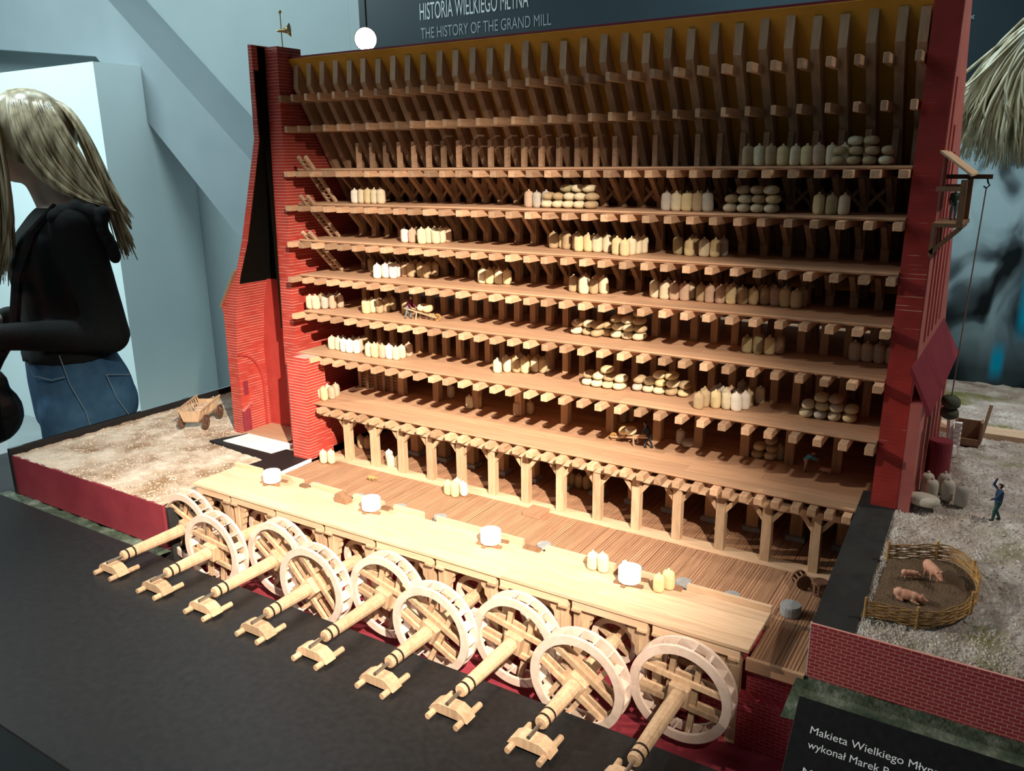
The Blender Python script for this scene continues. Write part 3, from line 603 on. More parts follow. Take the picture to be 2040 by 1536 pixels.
STANDING = {
  ('top_mixed', 3): [(0.8036, 0.0780, 't'), (0.8181, 0.0780, 'c'), (0.8326, 0.0780, 't'), (0.8470, 0.0780, 'y'), (0.8615, 0.0780, 'c'), (0.8760, 0.0780, 'y'), (0.8905, 0.0780, 'p'), (0.9050, 0.0780, 'c'), (0.9196, 0.0780, 'c')],
  ('f4_ladder', 4): [(0.1320, 0.0720, 'w'), (0.1466, 0.0720, 'c'), (0.1612, 0.0720, 'y'), (0.1758, 0.0720, 'c'), (0.1904, 0.0720, 'c'), (0.1462, 0.0880, 'p'), (0.1757, 0.0880, 't'), (0.1612, 0.0880, 'p')],
  ('f4_pile', 4): [(0.4797, 0.0720, 'p'), (0.4943, 0.0720, 'g'), (0.5089, 0.0720, 'g')],
  ('f4_mid', 4): [(0.6973, 0.0720, 'g'), (0.7119, 0.0720, 'c'), (0.7265, 0.0720, 'y'), (0.7411, 0.0720, 't'), (0.7557, 0.0720, 'g'), (0.7105, 0.0880, 'g'), (0.7397, 0.0880, 'c'), (0.7251, 0.0880, 'c')],
  ('f4_hoist', 4): [(0.8963, 0.0720, 'y'), (0.9109, 0.0720, 'o'), (0.9255, 0.0720, 'c')],
  ('f5_chim', 5): [(0.2403, 0.0693, 'w'), (0.2548, 0.0711, 'p'), (0.2830, 0.0611, 'c'), (0.2860, 0.0754, 'c'), (0.3006, 0.0753, 'c'), (0.3012, 0.0899, 'c'), (0.2509, 0.0871, 't'), (0.2866, 0.0900, 'c'), (0.3021, 0.1044, 'p')],
  ('f5_long', 5): [(0.5076, 0.0984, 't'), (0.5213, 0.1033, 'y'), (0.5327, 0.0942, 't'), (0.5468, 0.0978, 'p'), (0.5629, 0.0747, 'y'), (0.5768, 0.0793, 'y'), (0.5914, 0.0786, 'c'), (0.6056, 0.0818, 'c'), (0.6103, 0.0957, 't'), (0.6309, 0.0610, 'y'), (0.6472, 0.0521, 'y'), (0.6496, 0.0682, 'c'), (0.6519, 0.0826, 'c'), (0.6554, 0.0968, 'c'), (0.5175, 0.1193, 'c'), (0.5435, 0.1138, 't'), (0.5776, 0.0953, 'c'), (0.5962, 0.0996, 'c')],
  ('f5_hoist', 5): [(0.7059, 0.1027, 'o'), (0.7261, 0.0916, 'y'), (0.7298, 0.1061, 't'), (0.7461, 0.0941, 'c'), (0.7606, 0.0957, 'y'), (0.7668, 0.1120, 'g'), (0.7197, 0.1187, 'c')],
  ('f6_chim', 6): [(0.1903, 0.0521, 'w'), (0.1986, 0.0640, 'w'), (0.2151, 0.0646, 'w'), (0.2098, 0.0782, 'w'), (0.2174, 0.0907, 'p'), (0.2319, 0.0925, 't'), (0.2337, 0.1070, 't'), (0.1217, 0.1155, 't'), (0.1952, 0.0793, 'c'), (0.2125, 0.1045, 'g'), (0.2219, 0.1156, 'g'), (0.1792, 0.1315, 't')],
  ('f6_brown', 6): [(0.2495, 0.0976, 't'), (0.2637, 0.0945, 't'), (0.2681, 0.1106, 't'), (0.2539, 0.1136, 'p')],
  ('f6_four', 6): [(0.3812, 0.0886, 'c'), (0.3958, 0.0882, 'y'), (0.4091, 0.0941, 'c'), (0.4235, 0.0966, 'y'), (0.3945, 0.1046, 't')],
  ('f6_five', 6): [(0.5515, 0.0804, 't'), (0.5661, 0.0812, 't'), (0.5750, 0.0697, 'c'), (0.5884, 0.0754, 't'), (0.6005, 0.0835, 'c'), (0.5642, 0.0964, 'c'), (0.5850, 0.0923, 'p')],
  ('f6_pinkish', 6): [(0.6798, 0.0864, 'c'), (0.6963, 0.0813, 'c'), (0.7109, 0.0808, 'p'), (0.7253, 0.0835, 'p'), (0.7282, 0.0978, 'c'), (0.6936, 0.1024, 'g')],
  ('f6_dusky', 6): [(0.7466, 0.0875, 't'), (0.7607, 0.0839, 'p'), (0.7753, 0.0842, 'p'), (0.7897, 0.0866, 'y'), (0.8031, 0.0925, 't'), (0.7612, 0.1035, 't'), (0.7883, 0.1026, 'p'), (0.7750, 0.1085, 'p')],
  ('f6_hoist', 6): [(0.8171, 0.0967, 'y'), (0.8304, 0.1026, 't'), (0.8450, 0.1026, 'p'), (0.8590, 0.0985, 'y'), (0.8735, 0.0965, 'y'), (0.8782, 0.1103, 't'), (0.8225, 0.1186, 'p'), (0.8551, 0.1186, 'g'), (0.8759, 0.1249, 'g'), (0.8371, 0.1186, 'g')],
  ('f7_wall', 7): [(0.0342, 0.0436, 'c'), (0.0487, 0.0440, 'c'), (0.0583, 0.0551, 'g'), (0.0710, 0.0623, 'p'), (0.0757, 0.0766, 'p'), (0.0432, 0.0649, 't'), (0.0626, 0.0831, 'g'), (0.0530, 0.0941, 'g'), (0.0570, 0.0696, 'c')],
  ('f7_yellow', 7): [(0.1591, 0.0545, 'y'), (0.1610, 0.0690, 'c'), (0.1755, 0.0700, 't'), (0.1780, 0.0844, 't'), (0.1634, 0.0835, 'p'), (0.1802, 0.0988, 't')],
  ('f7_behindman', 7): [(0.2220, 0.0850, 't')],
  ('f7_olive', 7): [(0.8165, 0.0836, 'o'), (0.8311, 0.0846, 'o'), (0.8454, 0.0876, 'y'), (0.8558, 0.0981, 'p'), (0.8283, 0.1006, 't'), (0.8527, 0.1141, 't')],
  ('f7_hoist', 7): [(0.9502, 0.1070, 'c'), (0.9648, 0.1077, 'c'), (0.9794, 0.1080, 'c'), (0.9939, 0.1070, 'c')],
  ('f8_wall', 8): [(0.0680, 0.0574, 'c'), (0.0825, 0.0589, 'c'), (0.1007, 0.0529, 'w'), (0.1153, 0.0524, 'w'), (0.1296, 0.0550, 'w'), (0.1259, 0.0691, 'p'), (0.1222, 0.0833, 't'), (0.0795, 0.0749, 'g'), (0.1113, 0.0689, 't')],
  ('f8_pale', 8): [(0.1657, 0.0470, 'c'), (0.1803, 0.0470, 'y'), (0.1947, 0.0497, 'p'), (0.2091, 0.0520, 'w'), (0.2237, 0.0518, 'c'), (0.2243, 0.0663, 'c'), (0.1786, 0.0630, 'p'), (0.2042, 0.0680, 't'), (0.2263, 0.0822, 'p')],
  ('f8_mid', 8): [(0.4243, 0.0635, 'c'), (0.4347, 0.0752, 'c'), (0.4492, 0.0810, 't'), (0.4633, 0.0847, 'y'), (0.4733, 0.0980, 'c'), (0.4878, 0.0996, 't'), (0.4384, 0.0909, 'p'), (0.4448, 0.1040, 'g'), (0.4845, 0.1156, 'g'), (0.4238, 0.0912, 'c'), (0.4592, 0.1020, 't'), (0.4699, 0.1156, 't')],
  ('f8_big', 8): [(0.7696, 0.0360, 't'), (0.7732, 0.0502, 't'), (0.7878, 0.0515, 'y'), (0.7969, 0.0679, 'c'), (0.8021, 0.0543, 'c'), (0.8166, 0.0528, 'w'), (0.8233, 0.0658, 'w'), (0.8242, 0.0813, 't'), (0.8328, 0.1031, 'c'), (0.7681, 0.0641, 't'), (0.7843, 0.0821, 'g'), (0.8106, 0.0731, 'g'), (0.8194, 0.0973, 't'), (0.8034, 0.1191, 'g'), (0.7823, 0.0675, 'g'), (0.7989, 0.0824, 'p')],
  ('f9_wall', 9): [(0.0658, 0.0117, 'c'), (0.0796, 0.0164, 'y'), (0.0852, 0.0301, 'p'), (0.0809, 0.0450, 'p'), (0.0710, 0.0335, 'g')],
  ('f9_lone', 9): [(0.2697, 0.1434, 'c')],
  ('f9_pair', 9): [(0.3356, 0.1078, 'c'), (0.3458, 0.1183, 'y')],
  ('f9_post', 9): [(0.4298, 0.1125, 'p'), (0.4447, 0.1312, 't')],
  ('f9_barrow', 9): [(0.5988, 0.1692, 't'), (0.6078, 0.1807, 'p')],
  ('f9_grey', 9): [(0.7165, 0.1179, 'g')],
  ('f9_hoist', 9): [(0.8618, 0.1262, 't')],
  ('deck_wall', 0): [(0.1103, -0.0263, 'c'), (0.1236, -0.0205, 'c')],
  ('deck_posts', 0): [(0.2095, 0.0362, 'w'), (0.2292, 0.0165, 'c'), (0.2430, 0.0214, 't')],
  ('deck_pair', 0): [(0.3858, -0.0276, 'y'), (0.4003, -0.0295, 'y'), (0.3940, -0.0137, 'c'), (0.4093, -0.0180, 'w')],
  ('deck_dim', 0): [(0.5380, 0.1024, 't'), (0.5525, 0.1041, 't'), (0.5671, 0.1048, 't'), (0.5809, 0.1096, 't')],
  ('deck_dimleft', 0): [(0.1143, 0.0677, 't'), (0.1287, 0.0696, 't')],
  ('bench_pair', 1): [(0.7103, -0.1610, 'c'), (0.7249, -0.1599, 'c')],
  ('bench_tall', 1): [(0.8027, -0.1699, 'y'), (0.8108, -0.1578, 'y')],
}
LYING = {
  ('top_pile', 3): [(0.9139, 0.0780, 0, 't'), (0.9139, 0.0780, 1, 't'), (0.9315, 0.0780, 0, 't'), (0.9315, 0.0780, 1, 't'), (0.9312, 0.0780, 2, 'c'), (0.9491, 0.0780, 0, 't'), (0.9491, 0.0780, 1, 't'), (0.9488, 0.0780, 2, 't'), (0.9667, 0.0780, 0, 'c'), (0.9667, 0.0780, 1, 't')],
  ('f4_pile', 4): [(0.5133, 0.0720, 0, 'c'), (0.5133, 0.0720, 1, 't'), (0.5309, 0.0720, 0, 'c'), (0.5309, 0.0720, 1, 't'), (0.5485, 0.0720, 0, 'c'), (0.5485, 0.0720, 1, 'c'), (0.5450, 0.0720, 2, 'o'), (0.5661, 0.0720, 0, 'c'), (0.5661, 0.0720, 1, 'c'), (0.5626, 0.0720, 2, 'c'), (0.5837, 0.0720, 0, 't'), (0.5837, 0.0720, 1, 't'), (0.5802, 0.0720, 2, 'c')],
  ('f4_hoistpile', 4): [(0.7864, 0.0720, 0, 'c'), (0.7864, 0.0720, 1, 't'), (0.8040, 0.0720, 0, 'c'), (0.8040, 0.0720, 1, 'c'), (0.8022, 0.0720, 2, 't'), (0.8216, 0.0720, 0, 'c'), (0.8216, 0.0720, 1, 't'), (0.8198, 0.0720, 2, 't'), (0.8392, 0.0720, 0, 'c'), (0.8392, 0.0720, 1, 'y'), (0.8374, 0.0720, 2, 'c')],
  ('f7_piles', 7): [(0.5584, 0.0832, 0, 'c'), (0.5584, 0.0832, 1, 't'), (0.5760, 0.0847, 0, 't'), (0.5760, 0.0847, 1, 'c'), (0.5932, 0.0795, 0, 't'), (0.5932, 0.0795, 1, 't'), (0.6061, 0.0914, 0, 't'), (0.6061, 0.0914, 1, 't'), (0.6231, 0.0868, 0, 'c'), (0.6231, 0.0868, 1, 'c'), (0.6222, 0.0868, 2, 't'), (0.6407, 0.0866, 0, 'c'), (0.6407, 0.0866, 1, 'c'), (0.6398, 0.0866, 2, 'c'), (0.6583, 0.0865, 0, 'c'), (0.6583, 0.0865, 1, 't'), (0.6574, 0.0865, 2, 't'), (0.6565, 0.0865, 3, 't')],
  ('f8_piles', 8): [(0.5828, 0.0733, 0, 'c'), (0.5828, 0.0733, 1, 't'), (0.6002, 0.0712, 0, 'c'), (0.6002, 0.0712, 1, 'c'), (0.6178, 0.0714, 0, 'y'), (0.6178, 0.0714, 1, 't'), (0.6150, 0.0714, 2, 'y'), (0.6354, 0.0723, 0, 'c'), (0.6354, 0.0723, 1, 'c')],
  ('f8_pilesb', 8): [(0.6604, 0.0828, 0, 'g'), (0.6604, 0.0828, 1, 't'), (0.6780, 0.0827, 0, 'c'), (0.6780, 0.0827, 1, 'c'), (0.6956, 0.0813, 0, 'c'), (0.6956, 0.0813, 1, 'y'), (0.6943, 0.0813, 2, 'c'), (0.7131, 0.0827, 0, 't'), (0.7131, 0.0827, 1, 'c'), (0.7118, 0.0827, 2, 'y'), (0.7305, 0.0852, 0, 'y'), (0.7305, 0.0852, 1, 't')],
  ('f8_hoistpile', 8): [(0.9031, 0.0754, 0, 'c'), (0.9031, 0.0754, 1, 'c'), (0.9206, 0.0767, 0, 'g'), (0.9206, 0.0767, 1, 'y'), (0.9204, 0.0767, 2, 'y'), (0.9382, 0.0776, 0, 'c'), (0.9382, 0.0776, 1, 'c'), (0.9380, 0.0776, 2, 'p'), (0.9556, 0.0799, 0, 'y'), (0.9556, 0.0799, 1, 'y')],
  ('f9_grey', 9): [(0.7307, 0.1142, 0, 'g')],
  ('f9_hoist', 9): [(0.8325, 0.1213, 0, 't'), (0.8325, 0.1213, 1, 'y'), (0.8501, 0.1216, 0, 'c'), (0.8501, 0.1216, 1, 't'), (0.8498, 0.1216, 2, 't')],
}
# ------------------------------------------------------------------ plank deck in front of and under the mill
deck = empty('plank_deck', (0, 0, 0)); tag(deck, 'ribbed plank deck running under the mill from the bench', 'deck')
x = .087; k = 0
while x < .984:
    w = random.choice([.011, .0125, .014, .0155]); x2 = min(x+w, .985); y0 = -.2185 if x > .925 else -.150
    me = MB().box(x+.0003, x2-.0003, y0, .344, -.006, random.uniform(-.0007, 0)).mesh('plank', 'deck_y')
    put('plank', me, deck); x = x2
MB().box(.925, .985, -.224, -.2186, -.014, -.0002).build('edge_board', 'floor_x', deck)
ht = MB().box(0, .03, 0, .03, 0, .006).build('hatch_step', 'deck_y', deck, (.53, -.035, .0005))

# ------------------------------------------------------------------ milling bench over the canal
bench = empty('milling_bench', (0, 0, 0)); tag(bench, 'long pale plank bench carrying the millstones above the canal', 'bench')
BT = .018
ys = [-.235, -.214, -.193, -.172, -.150]
for j in range(4):
    cuts = [.026, .30+.07*j, .62+.04*((j*3) % 4), .930]
    for a, b in zip(cuts[:-1], cuts[1:]): MB().box(a+.0001, b-.0001, ys[j]+.0001, ys[j+1]-.0001, BT-.004, BT-random.uniform(0, .0003)).build('plank', 'pine_x', bench)
for a, b in ((.026, .09), (.115, .185), (.205, .275), (.295, .355), (.375, .43), (.455, .60), (.635, .735), (.765, .805), (.830, .930)):
    MB().box(a, b, -.1495, -.144, 0.0, BT+.007).build('lip_board', 'pine_x', bench)
for a, b in ((.188, .202), (.278, .292), (.358, .372), (.606, .630), (.740, .762), (.808, .826)):
    o = MB().box(a, b, -.158, -.150, BT, BT+.004).build('spout_trough', 'mid_wood', bench)
GAPS = [.113, .214, .315, .412, .515, .615, .717, .819]
edges = [.030]+GAPS+[.924]
for a, b in zip(edges[:-1], edges[1:]):
    MB().box(a+.003, b-.003, -.2335, -.2235, BT-.015, BT-.0045).build('front_rail', 'pine_x', bench)
    MB().box(a+.003, b-.003, -.165, -.155, BT-.015, BT-.0045).build('back_rail', 'pine_x', bench)
cor = [(0, 0), (0, -.050), (.0015, -.046), (.002, -.038), (.0045, -.034), (.005, -.026), (.0085, -.022), (.0095, -.014), (.014, -.010), (.015, 0)]
cmR = MB().prism(cor, 'y', -.0045, .0045).mesh('corbel', 'pine'); cmL = MB().prism([(-a, b) for a, b in cor], 'y', -.0045, .0045).mesh('corbel', 'pine')
bpm = bevelmesh(MB().box(-.0058, .0058, -.0055, .0055, -.106, BT-.0045).mesh('post', 'pine'), .0004)
cap = MB().box(-.0062, .0062, -.0068, .0068, BT-.0075, BT-.0042).mesh('post_cap', 'pine')
for i, g in enumerate(edges):
    for s in (-1, 1):
        if (i == 0 and s < 0) or (i == len(edges)-1 and s > 0): continue
        po = put('post', bpm, bench, (g+s*.009, -.2245, 0)); put('corbel', cmR if s > 0 else cmL, po, (s*.0058, 0, BT-.0155)); put('post_cap', cap, po, (0, -.004, -.0105))
    if 0 < i < len(edges)-1: MB().box(g-.003, g+.003, -.2225, -.165, BT-.012, BT-.0045).build('tie_beam', 'mid_wood', bench)

# ------------------------------------------------------------------ water wheels
AZ = -.039; R = .0575; RI = .0475; WID = .023
ringm = MB().ring(R, RI, -.0021, .0021, 56).mesh('rim', 'rim')
bkm = MB().prism([(-.001, RI-.0005), (.0005, RI-.0005), (.0075, R-.0008), (.006, R-.0008)], 'y', -(WID/2-.002), WID/2-.002).mesh('bucket_board', 'rim')
spm = MB().box(-(RI+.003), RI+.003, -.0021, .0021, -.0031, .0031).mesh('spoke', 'pine')
hubm = bevelmesh(MB().box(-.0115, .0115, -WID/2-.004, WID/2+.004, -.0115, .0115).mesh('hub', 'pine'), .001)
bandm = MB().ring(.0083, .0072, -.0011, .0011, 20).mesh('band', 'iron')
gudm = MB().tube([(0, 0, 0), (0, -.024, -.0005)], .0022, 8).mesh('gudgeon', 'steel')
pitm = MB().ring(.030, .023, -.004, .004, 30).mesh('pit_wheel', 'rim')
pegm = MB().box(-.0018, .0018, .004, .011, -.0018, .0018).mesh('cog', 'pine')
pspm = MB().box(-.024, .024, -.003, .003, -.0035, .0035).mesh('arm', 'pine')
runm = MB().tube([(0, -.023, 0), (0, .023, 0)], [.0036, .0036], 8).mesh('runner', 'pine')
blkm = bevelmesh(MB().prism([(-.026, .0035), (.026, .0035), (.021, .0115), (.012, .0165), (-.012, .0165), (-.021, .0115)], 'y', -.0085, .0085).mesh('bearing_block', 'pine'), .0007)
AXX = [.053, .155, .258, .360, .461, .563, .664, .765, .868]
ORD = ['first', 'second', 'third', 'fourth', 'fifth', 'sixth', 'seventh', 'eighth', 'ninth']
ANG = [20, 6, 35, 48, 14, 27, 12, 33, 6]
for k, X in enumerate(AXX):
    yc = (-.308 if k % 2 else -.276)+WID/2-.002
    if k == 8: yc += .010
    e = empty('water_wheel', (X, yc, AZ))
    tag(e, '%s pale wooden water wheel along the canal counting from the sandy board' % ORD[k], 'water wheel', 'water wheels in the canal')
    a = math.radians(ANG[k])
    for s in (-1, 1):
        put('rim', ringm, e, (0, s*(WID/2-.0021), 0), (0, a, 0))
        for q in range(4):
            an = a+(math.pi/2 if q > 1 else 0); off = (.0115+.0031)*(1 if q % 2 else -1)
            put('spoke', spm, e, (off*math.sin(an), s*(WID/2+(-.0063 if q < 2 else -.0105)), off*math.cos(an)), (0, an, 0))
    for q in range(18):
        put('bucket_board', bkm, e, (0, 0, 0), (0, a+q*math.pi/9, 0))
    put('hub', hubm, e, rot=(0, a, 0))
    y_end = -.385-yc
    ax = MB().tube([(0, y_end, 0), (0, y_end+.001, 0), (0, -WID/2-.003, 0), (0, .03, 0), (0, -.188-yc, 0)], [.0066, .0073, .0092, .0092, .0088], 12).build('axle', 'pine', e)
    put('band', bandm, ax, (0, y_end+.006, 0)); put('band', bandm, ax, (0, y_end+.017, 0)); put('gudgeon', gudm, ax, (0, y_end, 0))
    pw = put('pit_wheel', pitm, e, (0, -.208-yc, 0), (0, a, 0))
    for q in range(2): put('arm', pspm, pw, (0, 0, 0), (0, q*math.pi/2, 0))
    for q in range(16): put('cog', pegm, pw, (.0265*math.cos(q*math.pi/8), 0, .0265*math.sin(q*math.pi/8)), (0, -q*math.pi/8, 0))
    t = empty('bearing_trestle', (X-.001, -.400, -.060)); tag(t, '%s wooden axle trestle on the black ledge counting from the sandy board' % ORD[k], 'trestle', 'axle trestles on the ledge')
    put('bearing_block', blkm, t)
    for s in (-1, 1): put('runner', runm, t, (s*.0185, .004, .0036))

# ------------------------------------------------------------------ millstones and grey stone drums
for k, X in enumerate([.138, .349, .561, .764]):
    e = empty('millstone', (X, -.168, BT)); tag(e, '%s white millstone standing on the bench counting from the sandy board' % ORD[k], 'millstone', 'millstones on the bench')
    for s in (-1, 1): MB().bar((-.016, s*.009, .0015), (.020, s*.009+.004, .0015), .005, .003).build('frame_bar', 'mid_wood', e)
    MB().box(-.004, .001, -.017, .017, .0005, .0025).build('frame_bar', 'mid_wood', e)
    MB().lathe([(.0135, 0), (.0140, .0008), (.0140, .0075), (.0137, .0078), (.0137, .0082), (.0140, .0085), (.0140, .0165), (.0134, .0172), (.003, .0172), (.0028, .012)], 32, (0, 0, .0032)).build('stone', 'white', e)
    if k == 3: MB().prism([(.0, 0), (-.0095, .008), (-.0115, .003)], 'z', .0206, .0245).build('wedge', 'white', e)
for k, (X, Y) in enumerate([(.192, -.128), (.2835, -.126), (.3665, -.124), (.4415, -.122), (.6175, -.122), (.7489, -.118), (.8159, -.121), (.877, -.122), (.9427, -.1085)]):
    r = .0102 if k < 8 else .012
    d = MB().lathe([(r, 0), (r, .010), (r*.93, .0122), (r*.3, .0122)], 20).build('stone_drum', 'grey_stone', None, (X, Y, 0.0002))
    tag(d, '%s small grey stone drum behind the bench counting from the sandy board' % ORD[k], 'stone drum', 'grey stone drums behind the bench')
# hopper with sack on bench
hp = MB().prism([(-.014, 0), (.010, 0), (.010, .004), (.002, .010), (-.006, .016), (-.012, .013)], 'y', -.007, .007).build('grain_hopper', 'mid_wood', None, (.292, -.166, BT)); tag(hp, 'small brown wooden grain hopper beside the second millstone', 'hopper')
# A-shaped trough frames at the chimney end of the bench
fr_ = empty('trough_frame', (.098, -.135, .0015)); tag(fr_, 'small wooden A shaped frame standing in the mill race', 'frame')
for s in (-1, 1): MB().bar((s*.012, 0, 0), (0, 0, .020), .004, .005, (0, 1, 0)).build('leg', 'pine', fr_)
MB().bar((-.008, 0, .006), (.008, 0, .006), .003, .004, (0, 1, 0)).build('crossbar', 'pine', fr_)
# cage spools
for k, (X, Y, up) in enumerate([(.938, -.038, 0), (.962, -.045, 1)]):
    e = empty('lantern_gear', (X, Y, .0095 if not up else .0002)); tag(e, 'dark wooden lantern gear %s beside the black footing' % ('lying on its side' if not up else 'standing upright'), 'gear')
    if not up: e.rotation_euler = (math.radians(90), 0, math.radians(35))
    z0 = -.009 if not up else 0
    for zz in (z0, z0+.0145): MB().lathe([(.0093, 0), (.0093, .003), (.002, .003)], 18, (0, 0, zz)).build('disc', 'dark_wood', e)
    for q in range(8): MB().tube([(.0075*math.cos(q*.785), .0075*math.sin(q*.785), z0+.003), (.0075*math.cos(q*.785), .0075*math.sin(q*.785), z0+.0146)], .0011, 6).build('stave', 'mid_wood', e)

# ------------------------------------------------------------------ sacks
def sack_mesh(seed):
    rnd = random.Random(seed); nu = 14
    prof = [(0.0, .55), (.0012, .86), (.004, .97), (.009, 1.0), (.014, .98), (.0190, .96), (.0220, .84), (.0238, .55), (.0245, .20), (.0256, .24), (.0268, .17)]
    mb = MB(); rx, ry = .0072*rnd.uniform(.94, 1.06), .0064*rnd.uniform(.94, 1.06); lx, ly = rnd.uniform(-.001, .001), rnd.uniform(-.001, .001); hs = rnd.uniform(.93, 1.05)
    for j, (h, r) in enumerate(prof):
        for k in range(nu):
            t = 2*math.pi*k/nu; c, s_ = math.cos(t), math.sin(t); p = 2.6 if j < 7 else 2.0
            rr = (abs(c)**p+abs(s_)**p)**(-1/p)*r*(1+.05*noise.noise(Vector((c*2+seed, s_*2, h*150))))
            f = h/.0268
            mb.v.append((rx*rr*c+lx*f, ry*rr*s_+ly*f, h*hs))
    for j in range(len(prof)-1):
        for k in range(nu): mb.f.append((j*nu+k, j*nu+(k+1) % nu, (j+1)*nu+(k+1) % nu, (j+1)*nu+k))
    mb.f.append(tuple(range(nu))[::-1]); e = (len(prof)-1)*nu; mb.f.append(tuple(e+k for k in range(nu)))
    return mb.mesh('sack', 'sack_c', True)
def lying_mesh(seed):
    rnd = random.Random(seed); mb = MB(); nu, nv = 14, 10; a, b, c = .0086*rnd.uniform(.95, 1.05), .0135*rnd.uniform(.92, 1.0), .0058
    for i in range(nv+1):
        ph = -math.pi/2+math.pi*i/nv; cp_ = max(0.02, abs(math.cos(ph)))**.6; sp_ = math.sin(ph)
        for k in range(nu):
            t = 2*math.pi*k/nu; ct, st = math.cos(t), math.sin(t); q = 1+.05*noise.noise(Vector((ct*2+seed, st*2, ph)))
            mb.v.append((a*cp_*ct*q, b*sp_, c+c*cp_*math.copysign(abs(st)**.75, st)*q))
    for i in range(nv):
        for k in range(nu): mb.f.append((i*nu+k, (i+1)*nu+k, (i+1)*nu+(k+1) % nu, i*nu+(k+1) % nu))
    mb.f.append(tuple(range(nu))); e = nv*nu; mb.f.append(tuple(e+k for k in range(nu))[::-1])
    return mb.mesh('lying_sack', 'sack_c', True)
SM = [sack_mesh(s) for s in range(5)]; LM = [lying_mesh(s+20) for s in range(4)]
TONE = {'w': 'white', 'c': 'cream', 'y': 'yellowish', 't': 'tan', 'o': 'olive', 'p': 'pinkish', 'g': 'grey', 'G': 'dark green', 'W': 'pale buff'}
FN = {3: 'the top plank floor', 4: 'the second highest floor', 5: 'the third highest floor', 6: 'the fourth highest floor', 7: 'the fifth highest floor', 8: 'the sixth highest floor', 9: 'the lowest gallery floor', 0: 'the plank deck', 1: 'the bench'}
PH = {'top_mixed': 'row beside the lying pile on', 'f4_ladder': 'cluster nearest the ladder on', 'f4_pile': 'trio against the long pile on', 'f4_mid': 'middle cluster on', 'f4_hoist': 'trio nearest the hoist wall on',
 'f5_chim': 'cluster nearest the chimney wall on', 'f5_long': 'long middle row on', 'f5_hoist': 'cluster nearest the hoist wall on', 'f6_chim': 'cluster nearest the chimney wall on', 'f6_brown': 'brown trio past the white cluster on', 'f6_four': 'small group of four on', 'f6_five': 'leaning middle group on', 'f6_pinkish': 'pinkish group past the middle on', 'f6_dusky': 'dusky group before the last on', 'f6_hoist': 'group nearest the hoist wall on',
 'f7_wall': 'cluster against the chimney wall on', 'f7_yellow': 'group behind the barrow man on', 'f7_behindman': 'lone sack at the barrow man on', 'f7_olive': 'fat olive group on', 'f7_hoist': 'row against the hoist wall on', 'f8_wall': 'cluster nearest the chimney wall on', 'f8_pale': 'second pale cluster on', 'f8_mid': 'middle cluster on', 'f8_big': 'big crowd by the hoist wall on',
 'f9_wall': 'cluster against the chimney wall on', 'f9_lone': 'lone sack behind a post on', 'f9_pair': 'leaning pair in the open on', 'f9_post': 'pair flanking a post on', 'f9_barrow': 'pair behind the loaded barrow on', 'f9_grey': 'grey pair past the barrow man on', 'f9_hoist': 'little pile near the child on',
 'deck_wall': 'pair at the brick buttress on', 'deck_posts': 'group behind the front posts on', 'deck_pair': 'group before the front posts on', 'deck_dim': 'shaded group far under the floor on', 'deck_dimleft': 'shaded pair by the inner brick wall on', 'bench_pair': 'pair between two millstones on', 'bench_tall': 'pair past the last millstone on',
 'top_pile': 'pile nearest the hoist wall on', 'f4_hoistpile': 'pile toward the hoist wall on', 'f7_piles': 'long middle pile on', 'f8_piles': 'first lying pile on', 'f8_pilesb': 'second lying pile on', 'f8_hoistpile': 'pile nearest the hoist wall on'}
def set_mat(o, t):
    o.material_slots[0].link = 'OBJECT'; o.material_slots[0].material = M['sack_'+t]
ZB = dict(ZF); ZB[0] = 0.0; ZB[1] = BT
ORN = ['first', 'second', 'third', 'fourth', 'fifth', 'sixth', 'seventh', 'eighth', 'ninth', 'tenth', 'eleventh', 'twelfth']
def lab_set(items, fn):
    by = {}
    for it in items: by.setdefault((it[0], it[1]), []).append(it)
    for (t, ly_), L_ in by.items():
        L_.sort(key=lambda q: q[2])
        for n, (t, ly_, x_, o) in enumerate(L_):
            w = (ORN[n]+' ' if len(L_) > 1 else '')+TONE[t]+(' '+ly_ if ly_ else '')+' sack'+(' from chimney end' if len(L_) > 1 else '')
            o['label'] = (w+', '+fn).replace(' the ', ' ').replace(' on ', ', ', 1) if ' on ' in fn else w+', '+fn
for (cid, fl), rows in STANDING.items():
    ymid = sorted(r[1] for r in rows)[len(rows)//2]; items = []
    for x, y, t in rows:
        o = put('standing_sack', random.choice(SM), None, (x, y, ZB[fl]+.0001), (0, 0, random.uniform(-.5, .5))); set_mat(o, t)
        tag(o, '', 'sack', 'standing sacks, '+PH[cid]+' '+FN[fl]); items.append((t, 'standing' if len(PH[cid].split()) < 7 else '', x, o))
    lab_set(items, PH[cid]+' '+FN[fl])
for (cid, fl), rows in LYING.items():
    items = []; ph = 'long pile on' if cid == 'f4_pile' else PH[cid]
    for x, y, lv, t in rows:
        o = put('lying_sack', random.choice(LM), None, (x+(.0015*(lv % 2)), y, ZB[fl]+.0001+lv*.0113), (0, 0, random.uniform(-.12, .12))); set_mat(o, t)
        tag(o, '', 'sack', 'lying sacks, '+ph+' '+FN[fl]); items.append((t, ('bottom', 'second-layer', 'third-layer', 'top')[lv], x, o))
    lab_set(items, ph+' '+FN[fl])
def big_sack(x, y, z, t, lab, s=1.3, lying=False, rz=0.0):
    o = put('lying_sack' if lying else 'standing_sack', LM[0] if lying else SM[1], None, (x, y, z), (0, 0, rz), (s, s, s)); set_mat(o, t); tag(o, lab, 'sack'); return o
big_sack(1.056, .028, .1105, 'W', 'large pale buff sack lying at the foot of the hoist wall', 1.35, True, 1.35)
